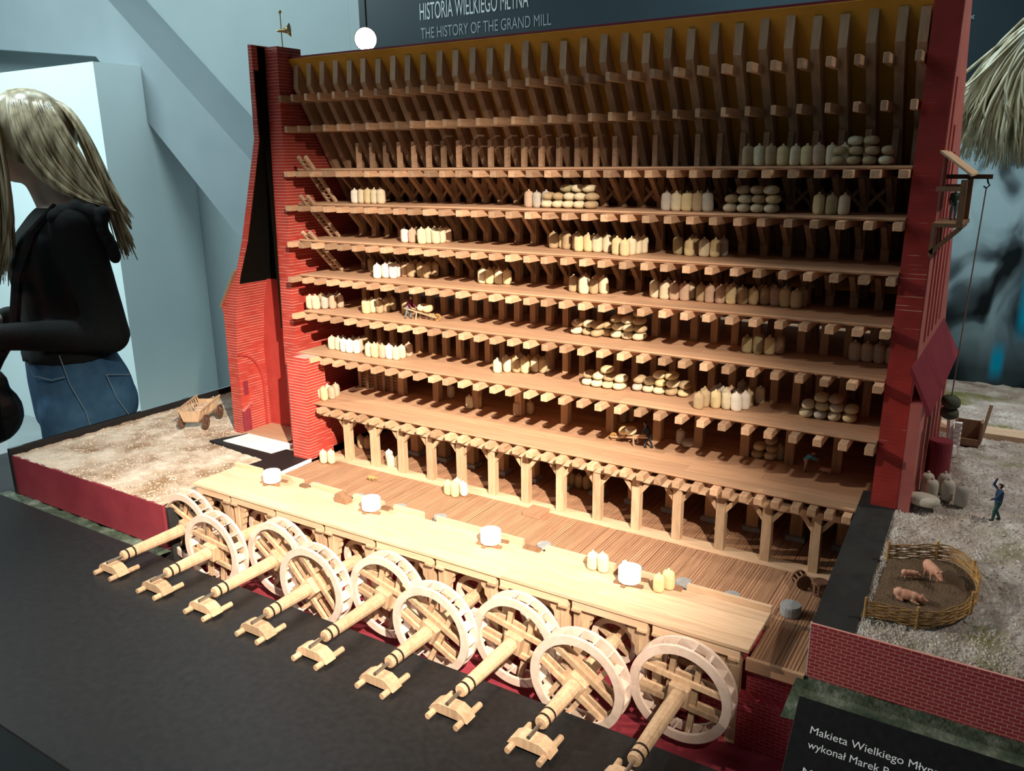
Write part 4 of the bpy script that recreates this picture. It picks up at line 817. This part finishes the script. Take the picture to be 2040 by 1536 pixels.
for i, (x, y, t) in enumerate([(1.061, .052, 'W'), (1.078, .060, 'W'), (1.094, .050, 'g'), (1.054, .073, 'W'), (1.072, .082, 'g')]):
    o = big_sack(x, y, .1108, t, ['pale buff standing sack right behind the large lying sack outside the hoist wall', 'pale buff standing sack between two others outside the hoist wall', 'grey standing sack outermost of the heap outside the hoist wall', 'pale buff standing sack touching the outside of the hoist wall', 'grey standing sack at the back of the heap below the drum'][i], 1.1); o['group'] = 'sacks heaped outside the hoist wall'
for i, (z, s) in enumerate([(.199, 1.05), (.2125, 1.15)]):
    o = put('lying_sack', LM[i], None, (1.0655, .12, z-.003), (0, 0, .4), (s*1.1, s*.85, s*1.35)); set_mat(o, 'G'); tag(o, '%s dark green bundle hanging on the hoist rope' % ('lower', 'upper')[i], 'bundle')
br = MB().lathe([(.014, 0), (.0142, .002), (.0142, .048), (.0135, .050), (.010, .050)], 24).build('maroon_drum', 'maroon', None, (1.0595, .142, .1105)); tag(br, 'tall maroon drum standing against the outside of the hoist wall', 'drum')
wl = empty('white_pump', (1.064, .235, .111)); tag(wl, 'white stepped stone pump with a leaning shaft below the hoist rope', 'pump')
MB().lathe([(.010, 0), (.011, .004), (.011, .016), (.009, .017)], 16).build('basin', 'white', wl)
MB().bar((.001, 0, .012), (-.003, .004, .058), .006, .006).build('shaft', 'white', wl)
for q in range(5): MB().box(.004, .013, -.004, .004, .014+q*.0075, .019+q*.0075).build('step', 'white', wl)
cr = empty('brown_crate', (1.083, .300, .1115)); tag(cr, 'brown open wooden crate beside the plank road', 'crate')
MB().box(-.016, .016, -.010, .010, 0, .003).build('base', 'mid_wood', cr)
for s in (-1, 1): MB().box(s*.016-.0015, s*.016+.0015, -.010, .010, .003, .036).build('side', 'mid_wood', cr); MB().box(-.0145, .0145, s*.0088-.001, s*.0088+.001, .003, .034 if s > 0 else .010).build('panel', 'mid_wood', cr)
MB().bar((.016, .012, .0), (.024, .014, .058), .003, .004).build('upright', 'pine', cr)

# ------------------------------------------------------------------ cart on the sandy board
cart = empty('farm_wagon', (-.268, .006, .0015), math.radians(29)); tag(cart, 'pale wooden ladder wagon with dark wheels on the sandy board', 'wagon')
MB().box(-.015, .015, -.042, .046, .017, .0195).build('bed', 'pine', cart)
for s in (-1, 1):
    a = s*.015; b = s*.024
    MB().bar((b, -.046, .043), (b, .050, .047), .0025, .003).build('top_rail', 'pine', cart); MB().bar((a, -.042, .020), (a, .046, .020), .0025, .003).build('bottom_rail', 'pine', cart)
    for q in range(10): MB().bar((a, -.040+q*.0093, .020), (b, -.042+q*.0098, .045), .0022, .002, (0, 1, 0)).build('slat', 'pine', cart)
for yy in (-.043, .046): MB().prism([(-.015, .019), (.015, .019), (.022, .040), (-.022, .040)], 'y', yy-.001, yy+.001).build('end_board', 'pine', cart)
wr = MB().ring(.0145, .0118, -.0018, .0018, 22)
for q in range(6): wr.bar((.0020*math.cos(q*1.047), 0, .0020*math.sin(q*1.047)), (.0125*math.cos(q*1.047), 0, .0125*math.sin(q*1.047)), .0018, .0018, (0, 1, 0))
wr.tube([(0, -.003, 0), (0, .003, 0)], .0032, 10); wrm = wr.mesh('wheel', 'dark_wood')
for yy in (-.030, .040):
    MB().tube([(-.026, yy, .0142), (.026, yy, .0142)], .0018, 8).build('axle', 'dark_wood', cart)
    for s in (-1, 1): put('wheel', wrm, cart, (s*.025, yy, .0146), (0, 0, math.pi/2))
for i, (yy, xx) in enumerate([(-.026, -.004), (-.006, .004), (.014, -.003), (.032, .003)]):
    w_ = Matrix.Rotation(math.radians(29), 4, 'Z') @ Vector((xx, yy, .0213)); o = put('lying_sack', LM[i], None, tuple(Vector((-.268, .006, .0015))+w_), (0, 0, math.radians(29+90)), (1.1, .95, 1.2)); set_mat(o, 'p')
    tag(o, '%s pinkish sack from the wheeled tail of the ladder wagon' % ORD[i], 'sack', 'sacks loaded in the wagon')
MB().bar((0, .050, .014), (-.006, .135, .006), .002, .002).build('drawbar', 'pine', cart)

# ------------------------------------------------------------------ wattle pen with pigs
pen = empty('wattle_fence', (1.06, -.13, .075)); tag(pen, 'curved wattle fence of bent withies around the pig pen', 'fence')
ctrl = [(1.0315, -.1895), (1.0515, -.188), (1.0715, -.186), (1.092, -.181), (1.111, -.164), (1.122, -.142), (1.1255, -.118), (1.122, -.096), (1.110, -.078), (1.095, -.069), (1.075, -.073), (1.055, -.081), (1.036, -.089)]
path = []
for i in range(len(ctrl)-1):
    p0, p1, p2, p3 = [Vector(ctrl[min(max(j, 0), len(ctrl)-1)]) for j in (i-1, i, i+1, i+2)]
    for q in range(6):
        t = q/6; path.append(0.5*((2*p1)+(-p0+p2)*t+(2*p0-5*p1+4*p2-p3)*t*t+(-p0+3*p1-3*p2+p3)*t**3))
path.append(Vector(ctrl[-1]))
OL = Vector(pen.location)
for lv in range(10):
    pts = []
    for i, p_ in enumerate(path):
        d = (path[min(i+1, len(path)-1)]-path[max(i-1, 0)]).normalized(); nrm = Vector((-d.y, d.x)); w_ = .0008*math.sin(i*math.pi/3+lv*math.pi)
        q = p_+nrm*w_; pts.append(Vector((q.x, q.y, terrain_z(q.x, q.y)+.0022+lv*.0018+.0006*math.sin(i*.35+lv*2.1)))-OL)
    MB().tube(pts, .00075, 5).build('withy', 'withy', pen, smooth=True)
for i in [0, 14, 30, 44, 58, len(path)-1]:
    p_ = path[i]; z = terrain_z(p_.x, p_.y); MB().tube([Vector((p_.x, p_.y, z-.002))-OL, Vector((p_.x, p_.y, z+.0225))-OL], .0016, 7).build('stake', 'withy', pen)
ea = MB(); cx_, cy_ = 1.076, -.13; ea.v.append((cx_, cy_, terrain_z(cx_, cy_)+.0022)); n_ = 0
inner = [Vector((cx_, cy_))+(p_-Vector((cx_, cy_)))*.97 for p_ in path]
for rr in (.33, .66, 1.0):
    for p_ in inner:
        q = Vector((cx_, cy_))+(p_-Vector((cx_, cy_)))*rr; ea.v.append((q.x, q.y, terrain_z(q.x, q.y)+.0022+.0012*nz3(q.x, q.y, 90)))
n_ = len(inner)
for k in range(n_): ea.f.append((0, 1+k, 1+(k+1) % n_))
for j in range(2):
    for k in range(n_): ea.f.append((1+j*n_+k, 1+(j+1)*n_+k, 1+(j+1)*n_+(k+1) % n_, 1+j*n_+(k+1) % n_))
ea.build('pen_earth', 'earth', right, smooth=True)

M['pig'] = mottled('pig', [(0.3, (0.52, 0.22, 0.14)), (0.7, (0.72, 0.42, 0.30))], 120, 3, 0.5, 0.1, 0.0005)
M['dog'] = mat('dog', (0.42, 0.27, 0.10), 0.7)
def capsule(mb, a, b, r0, r1):
    mb.tube([a, b], [r0, r1], 10); mb.sphere(a, r0, 10, 8); mb.sphere(b, r1, 10, 8)
def animal(name, label, cat, loc, rz, s, m_, kind, lying=False):
    mb = MB(); z = .30 if lying else .62; V = Vector
    mb.sphere((0.0, 0, z), (.52, .27, .27), 14, 10); mb.sphere((.34, 0, z+.0), (.27, .25, .26), 12, 8); mb.sphere((-.36, 0, z+.02), (.27, .26, .27), 12, 8)
    hz = z+(.02 if kind == 'pig' else .16); hd = -.22 if not lying else -.08
    capsule(mb, (.48, 0, z+.04), (.72, 0, hz+hd*.5), .18, .15); capsule(mb, (.72, 0, hz+hd*.5), (.95, 0, hz+hd), .14, .075 if kind == 'pig' else .06)
    for sd in (-1, 1):
        if kind == 'pig': mb.sphere((.68, sd*.13, hz+.10), (.08, .04, .09), 8, 6)
        else: mb.sphere((.68, sd*.10, hz+.14), (.04, .03, .08), 8, 6)
        if lying:
            capsule(mb, (.30, sd*.18, .14), (.62, sd*.22, .07), .085, .05); capsule(mb, (-.34, sd*.2, .13), (-.10, sd*.28, .07), .10, .05)
        else:
            st = .08*sd
            capsule(mb, (.32+st, sd*.14, z-.15), (.34+st, sd*.14, .28), .10, .06); capsule(mb, (.34+st, sd*.14, .28), (.33+st, sd*.14, .05), .055, .05)
            capsule(mb, (-.36-st, sd*.15, z-.10), (-.30-st, sd*.15, .36), .13, .075); capsule(mb, (-.30-st, sd*.15, .36), (-.42-st, sd*.15, .22), .07, .05); capsule(mb, (-.42-st, sd*.15, .22), (-.40-st, sd*.15, .05), .05, .048)
    if kind == 'pig': mb.tube([(-.6, 0, z+.1), (-.68, .04, z+.14), (-.70, -.02, z+.18)], .022, 6)
    else: mb.tube([(-.58, 0, z+.08), (-.80, 0, z+.02), (-.92, 0, z-.12)], [.05, .04, .02], 6)
    for v_ in range(len(mb.v)): mb.v[v_] = tuple(c*s for c in mb.v[v_])
    o = remesh(name, mb, [m_], s*.035, None, None, loc, (0, 0, rz), 3); tag(o, label, cat); return o
animal('pig', 'large pink pig standing with lowered head in the wattle pen', 'pig', (1.081, -.106, .0835), math.radians(-55), .0205, 'pig', 'pig')
animal('pig', 'small pink piglet beside the large pig in the pen', 'pig', (1.061, -.116, .0818), math.radians(20), .0125, 'pig', 'pig')
animal('pig', 'pink pig lying on the earth of the wattle pen', 'pig', (1.064, -.150, .0750), math.radians(-4), .0205, 'pig', 'pig', True)
animal('pig', 'small reddish pig in front of the child on the gallery floor', 'pig', (.931, .098, ZF[9]+.0002), math.radians(170), .0115, 'pig', 'pig')
animal('dog', 'tan dog walking across the plank deck', 'dog', (.243, -.049, .0002), math.radians(12), .0115, 'dog', 'dog')

# ------------------------------------------------------------------ small figures
M['skin'] = mat('skin', (0.62, 0.36, 0.26), 0.55); M['cl_plum'] = mat('cl_plum', (0.16, 0.02, 0.05), 0.7); M['cl_greyblue'] = mat('cl_greyblue', (0.16, 0.19, 0.22), 0.7)
M['cl_black'] = mat('cl_black', (0.015, 0.018, 0.025), 0.7); M['cl_navy'] = mat('cl_navy', (0.02, 0.05, 0.11), 0.7); M['cl_teal'] = mat('cl_teal', (0.02, 0.08, 0.08), 0.7); M['cl_sky'] = mat('cl_sky', (0.10, 0.45, 0.62), 0.7)
M['hair_dark'] = mat('hair_dark', (0.03, 0.02, 0.015), 0.6); M['hair_brown'] = mat('hair_brown', (0.25, 0.11, 0.04), 0.6); M['cl_green'] = mat('cl_green', (0.03, 0.05, 0.03), 0.7)
def figure(label, loc, rz, H, J, cols, group=None):
    """J: joints in body units (height 1), x forward, y left. cols: top, legs, skin, hair, shoe"""
    D = dict(pel=(0, 0, .52), chest=(0, 0, .74), neck=(0, 0, .83), head=(.01, 0, .92), shL=(0, .115, .80), shR=(0, -.115, .80), elL=(0, .15, .63), elR=(0, -.15, .63), haL=(.05, .15, .47), haR=(.05, -.15, .47),
             hiL=(0, .055, .50), hiR=(0, -.055, .50), knL=(.01, .06, .27), knR=(.01, -.06, .27), anL=(0, .06, .04), anR=(0, -.06, .04)); D.update(J)
    segs = []
    def S(a, b, r0, r1, c): segs.append((Vector(D[a]) if isinstance(a, str) else Vector(a), Vector(D[b]) if isinstance(b, str) else Vector(b), r0, r1, c))
    S('pel', 'chest', .088, .098, 0); S('chest', 'neck', .09, .04, 0); S('shL', 'shR', .048, .048, 0); S('neck', 'head', .034, .04, 2)
    for q in 'LR':
        S('sh'+q, 'el'+q, .042, .034, 0); S('el'+q, 'ha'+q, .033, .024, 0)
        h = Vector(D['ha'+q]); e_ = Vector(D['el'+q]); dd = (h-e_).normalized(); S(h, h+dd*.035, .024, .022, 2)
        for f_i in range(3): S(h+dd*.03+Vector((0, (f_i-1)*.013, 0)), h+dd*.068+Vector((0, (f_i-1)*.013, -.008)), .0095, .008, 2)
        S(h+dd*.01, h+dd*.035+Vector((0, -.026 if q == 'L' else .026, .0)), .010, .008, 2)
        S('hi'+q, 'kn'+q, .066, .048, 1); S('kn'+q, 'an'+q, .046, .034, 1)
        a = Vector(D['an'+q]); a.z = max(a.z-.012, .026); S(a, a+Vector((.07, 0, 0)), .026, .022, 4)
    hd = Vector(D['head']); nk = Vector(D['neck']); upd = (hd-nk).normalized()
    mb = MB()
    for a, b, r0, r1, c in segs: capsule(mb, tuple(a), tuple(b), r0, r1)
    mb.sphere(tuple(hd), (.058, .050, .068), 12, 10); mb.sphere(tuple(hd+Vector((.056, 0, -.008))), (.014, .009, .012), 6, 5)
    hc = hd+Vector((-.012, 0, .014)); mb.sphere(tuple(hc), (.062, .056, .066), 12, 10)
    def mf(c):
        p_ = Vector(c)/H; best = 9; bi = 0
        for a, b, r0, r1, ci in segs:
            d = b-a; t = max(0, min(1, (p_-a).dot(d)/max(d.dot(d), 1e-9))); dist = (p_-(a+d*t)).length-(r0+(r1-r0)*t)
            if dist < best: best, bi = dist, ci
        dh = (p_-hd).length-.06
        if dh < best-.004: bi = 3 if ((p_-hd).x < .012 or (p_-hd).z > .035) else 2
        return bi
    for v_ in range(len(mb.v)): mb.v[v_] = tuple(c*H for c in mb.v[v_])
    o = remesh('person', mb, cols, H*.014, mf, None, loc, (0, 0, rz), 2); tag(o, label, 'figure', group); return o
PUSH = dict(chest=(.07, 0, .73), neck=(.12, 0, .81), head=(.16, 0, .90), shL=(.09, .11, .79), shR=(.09, -.11, .79), elL=(.16, .14, .63), elR=(.16, -.14, .63), haL=(.30, .12, .50), haR=(.30, -.12, .50), knL=(.12, .06, .28), anL=(.06, .06, .04), knR=(-.03, -.06, .27), anR=(-.14, -.06, .05))
figure('miniature man in a plum jacket and grey trousers pushing a wheelbarrow', (.254, .052, ZF[7]+.0002), math.radians(5), .040, PUSH, ['cl_plum', 'cl_greyblue', 'skin', 'hair_brown', 'hair_dark'])
figure('miniature man all in black pushing a wheelbarrow on the gallery floor', (.6825, .075, ZF[9]+.0002), math.radians(174), .041, PUSH, ['cl_black', 'cl_black', 'skin', 'cl_black', 'hair_dark'])
BEND = dict(pel=(-.04, 0, .50), chest=(.10, 0, .66), neck=(.17, 0, .73), head=(.25, 0, .80), shL=(.14, .10, .70), shR=(.14, -.10, .70), elL=(.26, .13, .60), elR=(.26, -.13, .60), haL=(.40, .10, .56), haR=(.40, -.10, .56), knL=(-.02, .06, .27), knR=(-.02, -.06, .27), anL=(-.05, .06, .04), anR=(-.05, -.06, .04))
figure('miniature child in sky blue bending toward a small pig', (.904, .097, ZF[9]+.0002), math.radians(8), .034, BEND, ['cl_sky', 'skin', 'skin', 'hair_brown', 'hair_dark'])
RAISE = dict(elR=(.10, -.17, .90), haR=(.06, -.12, 1.08), elL=(.12, .16, .66), haL=(.22, .12, .60), knL=(.08, .07, .28), anL=(.10, .07, .04), anR=(-.10, -.06, .04))
figure('miniature man in blue with one arm raised on the stony ground', (1.132, .030, .1085), math.radians(200), .046, RAISE, ['cl_navy', 'cl_teal', 'skin', 'hair_dark', 'hair_dark'])
figure('miniature man in dark green leaning in the hoist dormer', (1.045, .062, .4452), math.radians(-60), .036, {}, ['cl_green', 'cl_greyblue', 'skin', 'hair_dark', 'hair_dark'])
figure('dark miniature figure standing in the shade under the gallery floor', (.298, .125, .0003), math.radians(-90), .036, {}, ['cl_black', 'cl_black', 'skin', 'hair_dark', 'hair_dark'])
def barrow(loc, rz, lab, slab, n):
    e = empty('wheelbarrow', loc, rz); tag(e, lab, 'wheelbarrow')
    for s in (-1, 1):
        MB().bar((-.036, s*.006, .0185), (.026, s*.0045, .0065), .0018, .0022).build('shaft', 'pine', e)
        MB().bar((-.012, s*.006, .0135), (-.014, s*.0068, .0002), .0018, .0018).build('leg', 'pine', e)
    for q in range(4): MB().bar((-.012+q*.008, -.0065, .0142-q*.0015), (-.012+q*.008, .0065, .0142-q*.0015), .003, .0012).build('slat', 'pine', e)
    MB().ring(.0062, .0042, -.0012, .0012, 16, (.025, 0, .0064)).bar((.019, 0, .0064), (.031, 0, .0064), .0015, .0015).bar((.025, 0, .0004), (.025, 0, .0124), .0015, .0015, (1, 0, 0)).build('wheel', 'withy', e)
    MB().tube([(.025, -.005, .0064), (.025, .005, .0064)], .0009, 6).build('axle', 'iron', e)
    for i in range(n):
        w_ = Matrix.Rotation(rz, 4, 'Z') @ Vector((-.004+i*.011, 0, .0136-i*.0015+.0012)); o = put('lying_sack', LM[i], None, tuple(Vector(loc)+w_), (0, 0, rz), (.85, .8, 1.1)); set_mat(o, 'cy'[i % 2]); tag(o, slab % TONE['cy'[i % 2]], 'sack')
barrow((.286, .056, ZF[7]+.0002), math.radians(5), 'small wooden wheelbarrow pushed by the man in plum', '%s sack lying on the barrow of the man in plum', 2)
barrow((.648, .0785, ZF[9]+.0002), math.radians(174), 'small wooden wheelbarrow pushed by the man in black', '%s sack lying on the barrow of the man in black', 2)
# ------------------------------------------------------------------ visitor with long blond hair standing behind the case
P0 = Vector((-0.95727, 0.14100, 0.0)); LA = Vector((CAM.x-P0.x, CAM.y-P0.y, 0)).normalized(); FA = Vector((LA.y, -LA.x, 0))
WM = Matrix.Identity(4)
for i in range(3):
    WM[i][0] = FA[i]; WM[i][1] = LA[i]; WM[i][2] = (0, 0, 1)[i]; WM[i][3] = P0[i]
# FA x LA must give +Z for a proper frame
if FA.cross(LA).z < 0:
    FLIP = True
else: FLIP = False
M['w_skin'] = mat('w_skin', (0.72, 0.50, 0.42), 0.5); M['knit'] = mottled('knit', [(0.3, (0.006, 0.007, 0.008)), (0.7, (0.012, 0.014, 0.014))], 200, 3, 0.85, 0.3, 0.001)
M['denim'] = mottled('denim', [(0.3, (0.035, 0.085, 0.17)), (0.7, (0.06, 0.13, 0.24))], 30, 8, 0.85, 0.3, 0.001); M['stitch'] = mat('stitch', (0.16, 0.22, 0.30), 0.8)
M['leather'] = mat('leather', (0.006, 0.006, 0.007), 0.12, 0.6)
def hairmat(name, a, b, c):
    mt = mat(name, a, 0.32, 0.5); tc = N(mt, 'ShaderNodeTexCoord'); nz = N(mt, 'ShaderNodeTexNoise', ins={'Scale': 60.0, 'Detail': 3.0}); mp = N(mt, 'ShaderNodeMapping'); mp.inputs['Scale'].default_value = (1, 1, 0.12)
    L(mt, tc.outputs['Object'], mp.inputs[0]); L(mt, mp.outputs[0], nz.inputs['Vector']); rp = ramp(mt, nz.outputs[0], [(0.32, c), (0.5, b), (0.68, a)]); L(mt, rp.outputs[0], BS(mt).inputs['Base Color']); return mt
M['blond'] = hairmat('blond', (0.78, 0.64, 0.42), (0.50, 0.39, 0.24), (0.20, 0.14, 0.08))
M['blond2'] = hairmat('blond2', (0.95, 0.90, 0.74), (0.84, 0.74, 0.54), (0.50, 0.40, 0.26))
def ellring(mb, c, rx, ry, n=20, tilt=0.0):
    for k in range(n):
        t = 2*math.pi*k/n; mb.v.append((c[0]+rx*math.cos(t), c[1]+ry*math.sin(t), c[2]+tilt*math.cos(t)*rx))
def loft(mb, rings, n=20):
    b = len(mb.v)
    for c, rx, ry in rings: ellring(mb, c, rx, ry, n)
    for i in range(len(rings)-1):
        for k in range(n): mb.f.append((b+i*n+k, b+i*n+(k+1) % n, b+(i+1)*n+(k+1) % n, b+(i+1)*n+k))
    mb.f.append(tuple(b+k for k in range(n))[::-1]); e = b+(len(rings)-1)*n; mb.f.append(tuple(e+k for k in range(n)))
TORSO = [((.005, 0, -.06), .095, .150), ((.0, 0, .0), .105, .155), ((.0, 0, .07), .092, .135), ((.0, 0, .13), .085, .122), ((.0, 0, .20), .092, .128), ((-.005, 0, .28), .105, .142), ((-.02, 0, .35), .092, .150), ((-.03, 0, .395), .065, .125), ((-.03, 0, .415), .045, .07)]
def arm(mb, s, g=0.0):
    capsule(mb, (-.050, s*.150, .375), (-.090, s*.180, .115), .050+g, .042+g); capsule(mb, (-.090, s*.180, .115), (.130, s*(.150 if s > 0 else .12), .128), .041+g, .028+g)
body = MB(); loft(body, [((.0, 0, -.06), .075, .125), ((.0, 0, .0), .085, .13), ((.0, 0, .07), .080, .12)]+TORSO[3:])
capsule(body, (-.03, 0, .40), (.0, 0, .50), .050, .048)
body.sphere((.02, 0, .575), (.088, .073, .108), 18, 14, Matrix.Rotation(.35, 3, 'Y')); body.sphere((.055, 0, .535), (.055, .055, .060), 14, 10); body.sphere((.108, 0, .548), (.016, .013, .018), 8, 6)
body.sphere((.098, 0, .515), (.012, .02, .006), 8, 5); body.sphere((.020, .072, .565), (.018, .010, .028), 8, 6); body.sphere((.020, -.072, .565), (.018, .010, .028), 8, 6)
for s in (-1, 1):
    arm(body, s, -.006)
    w = Vector((.135, s*(.150 if s > 0 else .12), .128)); pk = [(.0, .030), (.0, .012), (.0, -.006), (.0, -.022)]
    capsule(body, w, w+Vector((.055, -s*.012, -.002)), .024, .030)
    for i, ln in enumerate((.050, .058, .054, .042)):
        a = w+Vector((.075, -s*.012+(.022-.0145*i)*1.0, -.004)); capsule(body, a, a+Vector((ln*.55, 0, -.008)), .0088, .0082); capsule(body, a+Vector((ln*.55, 0, -.008)), a+Vector((ln*.75, 0, -.008-ln*.5)), .0082, .0072)
    capsule(body, w+Vector((.02, -s*.03, .005)), w+Vector((.062, -s*.052, .0)), .0105, .0085)
    hx = .012*s
    capsule(body, (.0, s*.078, -.07), (.025+hx, s*.080, -.46), .074, .050); capsule(body, (.025+hx, s*.080, -.46), (-.02+hx, s*.080, -.88), .054, .036); capsule(body, (-.02+hx, s*.080, -.915), (.12+hx, s*.085, -.935), .034, .026)
wm = remesh('person', body, ['w_skin', 'leather'], .0085, lambda c: 1 if c.z < -.885 else 0, None, (0, 0, 0), None, 4)
def place(o):
    o.data.transform(WM)
    if FLIP: o.data.flip_normals()
place(wm); tag(wm, 'person with long blond hair in a black jumper and blue jeans behind the case', 'person')
sw = MB(); loft(sw, [((.0, 0, .045), .116, .160), ((.0, 0, .075), .108, .152)]+[(c, a+.012, b+.012) for c, a, b in TORSO[3:]]); arm(sw, 1, .006); arm(sw, -1, .006)
place(remesh('jumper', sw, ['knit'], .009, None, wm, (0, 0, 0), None, 4))
rf = MB()
for s in (-1, 1):
    for q in range(7):
        t = q/6; rf.sphere((-.10+.085*t, s*(.165-.01*t), .412-.03*abs(t-.5)), (.022, .030, .022+.006*(q % 2)), 8, 6)
    for q in range(6):
        t = q/5; rf.sphere((-.115+.01*math.sin(q), s*.185, .405-.10*t), (.016, .022, .020), 8, 6)
place(remesh('shoulder_ruffle', rf, ['knit'], .006, None, wm, (0, 0, 0), None, 2))
jn = MB(); loft(jn, [((.0, 0, .085), .096, .140), ((.0, 0, .04), .106, .155), ((-.012, 0, -.02), .120, .165), ((-.018, 0, -.07), .124, .168), ((-.01, 0, -.12), .115, .165)])
for s in (-1, 1):
    hx = .012*s; jn.sphere((-.065, s*.078, -.075), (.078, .082, .085), 14, 10)
    capsule(jn, (.0, s*.080, -.09), (.025+hx, s*.080, -.46), .097, .062); capsule(jn, (.025+hx, s*.080, -.46), (-.02+hx, s*.080, -.86), .060, .044)
jo = remesh('jeans', jn, ['denim'], .009, None, wm, (0, 0, 0), None, 5); place(jo)
def seam(pts, nm='seam'):
    o = MB().tube(pts, .0016, 5).build(nm, 'stitch', jo); place(o)
LY = .172
seam([(.025, LY+.001, .075), (.012, LY+.006, .0), (-.012, LY+.010, -.07), (-.02, LY+.006, -.13), (-.015, LY+.004, -.20)])
seam([(-.070, .155, .010), (-.125, .105, -.008)], 'pocket_seam'); seam([(-.070, .155, .010), (-.085, .165, -.05), (-.110, .155, -.105)], 'pocket_seam'); seam([(-.110, .155, -.105), (-.150, .095, -.125)], 'pocket_seam')
seam([(.095, .120, .055), (.085, .145, .025), (.05, .166, .015), (.020, .174, .02)], 'pocket_seam')
# hair: many strands from a parting on the crown, swept forward past the face and back over the shoulder
def bez(p0, p1, p2, p3, n):
    out = []
    for i in range(n+1):
        t = i/n; out.append(p0*(1-t)**3+p1*3*t*(1-t)**2+p2*3*t*t*(1-t)+p3*t**3)
    return out
hr = MB(); rr = random.Random(5)
hr.sphere((.010, 0, .590), (.100, .086, .104), 20, 14)
for i in range(760):
    s = 1 if rr.random() < .70 else -1; u = rr.random()
    part = Vector((.085-.15*u, s*.008, .672+.022*math.sin(math.pi*u)-.012*u))
    if u < .27:     # forward locks hanging past the face
        v = u/.27; part = Vector((.085-.03*v, s*.010, .672)); side = part+Vector((.065-.02*v, s*rr.uniform(.05, .10), -.025)); lo = Vector((.150-.115*v+rr.uniform(-.015, .015), s*rr.uniform(.07, .120), .47)); end = Vector((.165-.055*v+rr.uniform(-.02, .02), s*rr.uniform(.05, .11), rr.uniform(.22, .36)))
    elif u < .82:   # swept back over the shoulder
        side = part+Vector((.0, s*rr.uniform(.095, .130), -.035)); v = rr.random(); w_ = (u-.27)/.55; lo = Vector((.085-.20*w_+rr.uniform(-.01, .01), s*rr.uniform(.105, .135), .455+.03*w_)); end = Vector((-.125-.02*v, s*rr.uniform(.05, .17), .425-.02*v))
    else:           # down the back
        side = part+Vector((-.055, s*rr.uniform(.02, .085), -.04)); lo = Vector((-.125+rr.uniform(-.01, .01), s*rr.uniform(.0, .12), .50)); end = Vector((-.160+rr.uniform(-.02, .01), s*rr.uniform(.0, .15), rr.uniform(.28, .40)))
    pts = bez(part, side, lo, end, 10); r = rr.uniform(.0026, .0048)
    hr.tube(pts, [r*.9]+[r]*8+[r*.7, r*.25], 5)
ho = hr.build('hair', 'blond', wm, smooth=True); place(ho)
sc_ = MB().tube([(-.02, .105, .42), (.04, .125, .36), (.085, .118, .26), (.112, .125, .13), (.150, .160, .075), (.170, .170, .035)], [.012, .013, .013, .012, .012, .010], 8).build('bag_strap', 'leather', None); place(sc_)
# glossy black handbag hanging at the front
bgm = MB(); bgm.sphere((.190, .17, -.045), (.075, .045, .078), 18, 14); bgm.sphere((.190, .17, .020), (.055, .034, .05), 12, 10)
bag = remesh('handbag', bgm, ['leather'], .007, None, None, (0, 0, 0), None, 3); place(bag); tag(bag, 'glossy black handbag hanging from the arm of the person in jeans', 'handbag')
sc_.parent = bag; sc_.name = 'strap'
hb = MB()
for q in range(7): hb.sphere((.150+.012*q, .200, .045+.008*math.sin(q*2)), .009, 8, 6)
hc = hb.build('chain', 'leather', bag, smooth=True); place(hc)

# ------------------------------------------------------------------ second visitor whose blond hair hangs in beside the picture panel
B0 = Vector((1.42, 1.02, 0.04)); v2 = MB()
loft(v2, [((0, 0, -.10), .10, .15), ((0, 0, .05), .09, .13), ((0, 0, .20), .10, .14), ((-.05, 0, .36), .10, .15), ((-.09, 0, .44), .07, .12), ((-.10, 0, .47), .045, .06)])
capsule(v2, (-.10, 0, .45), (-.15, 0, .56), .05, .047); v2.sphere((-.20, 0, .66), (.085, .075, .11), 16, 12); v2.sphere((-.285, 0, .64), (.014, .012, .018), 8, 6)
for s in (-1, 1):
    capsule(v2, (-.06, s*.16, .41), (-.02, s*.19, .14), .046, .038); capsule(v2, (-.02, s*.19, .14), (-.05, s*.16, -.08), .037, .026); capsule(v2, (-.05, s*.16, -.08), (-.055, s*.155, -.14), .026, .028)
    for i in range(4): capsule(v2, (-.075+.014*i, s*.155, -.15), (-.077+.014*i, s*.150, -.21+.006*abs(i-1)), .0085, .007)
    capsule(v2, (-.085, s*.15, -.12), (-.105, s*.14, -.16), .010, .008)
    capsule(v2, (.0, s*.08, -.08), (.0, s*.08, -.48), .088, .055); capsule(v2, (.0, s*.08, -.48), (.01, s*.08, -.94), .052, .038); capsule(v2, (.01, s*.08, -.965), (-.12, s*.085, -.975), .034, .025)
p2_ = remesh('person', v2, ['w_skin', 'cl_black'], .010, lambda c: 0 if c.z > .47 or (c.z < -.12 and abs(c.y) > .125) else 1, None, tuple(B0), None, 4)
tag(p2_, 'person in black whose pale blond hair hangs beside the picture panel', 'person')
h2 = MB(); h2.sphere((-.19, 0, .685), (.105, .092, .115), 18, 12); rr = random.Random(11)
for i in range(1000):
    u = rr.random(); s = rr.uniform(-1, 1)
    a = Vector((-.19+.06*rr.uniform(-1, 1), s*.06, .790+.01*rr.random())); c1 = Vector((-.335-.05*rr.random(), s*.09, .76)); c2 = Vector((-.31-.13*u, s*.10, .60)); e = Vector((-.265-.21*u+rr.uniform(-.03, .03), s*.09-.02, .475+.10*(u-.3)**2+rr.uniform(-.035, .07)))
    c2 += Vector((rr.uniform(-.03, .03), 0, rr.uniform(-.02, .02)))
    r = rr.uniform(.0018, .0040); h2.tube(bez(a, c1, c2, e, 9), [r]*8+[r*.7, r*.2], 4)
h2.build('hair', 'blond2', p2_, smooth=True)
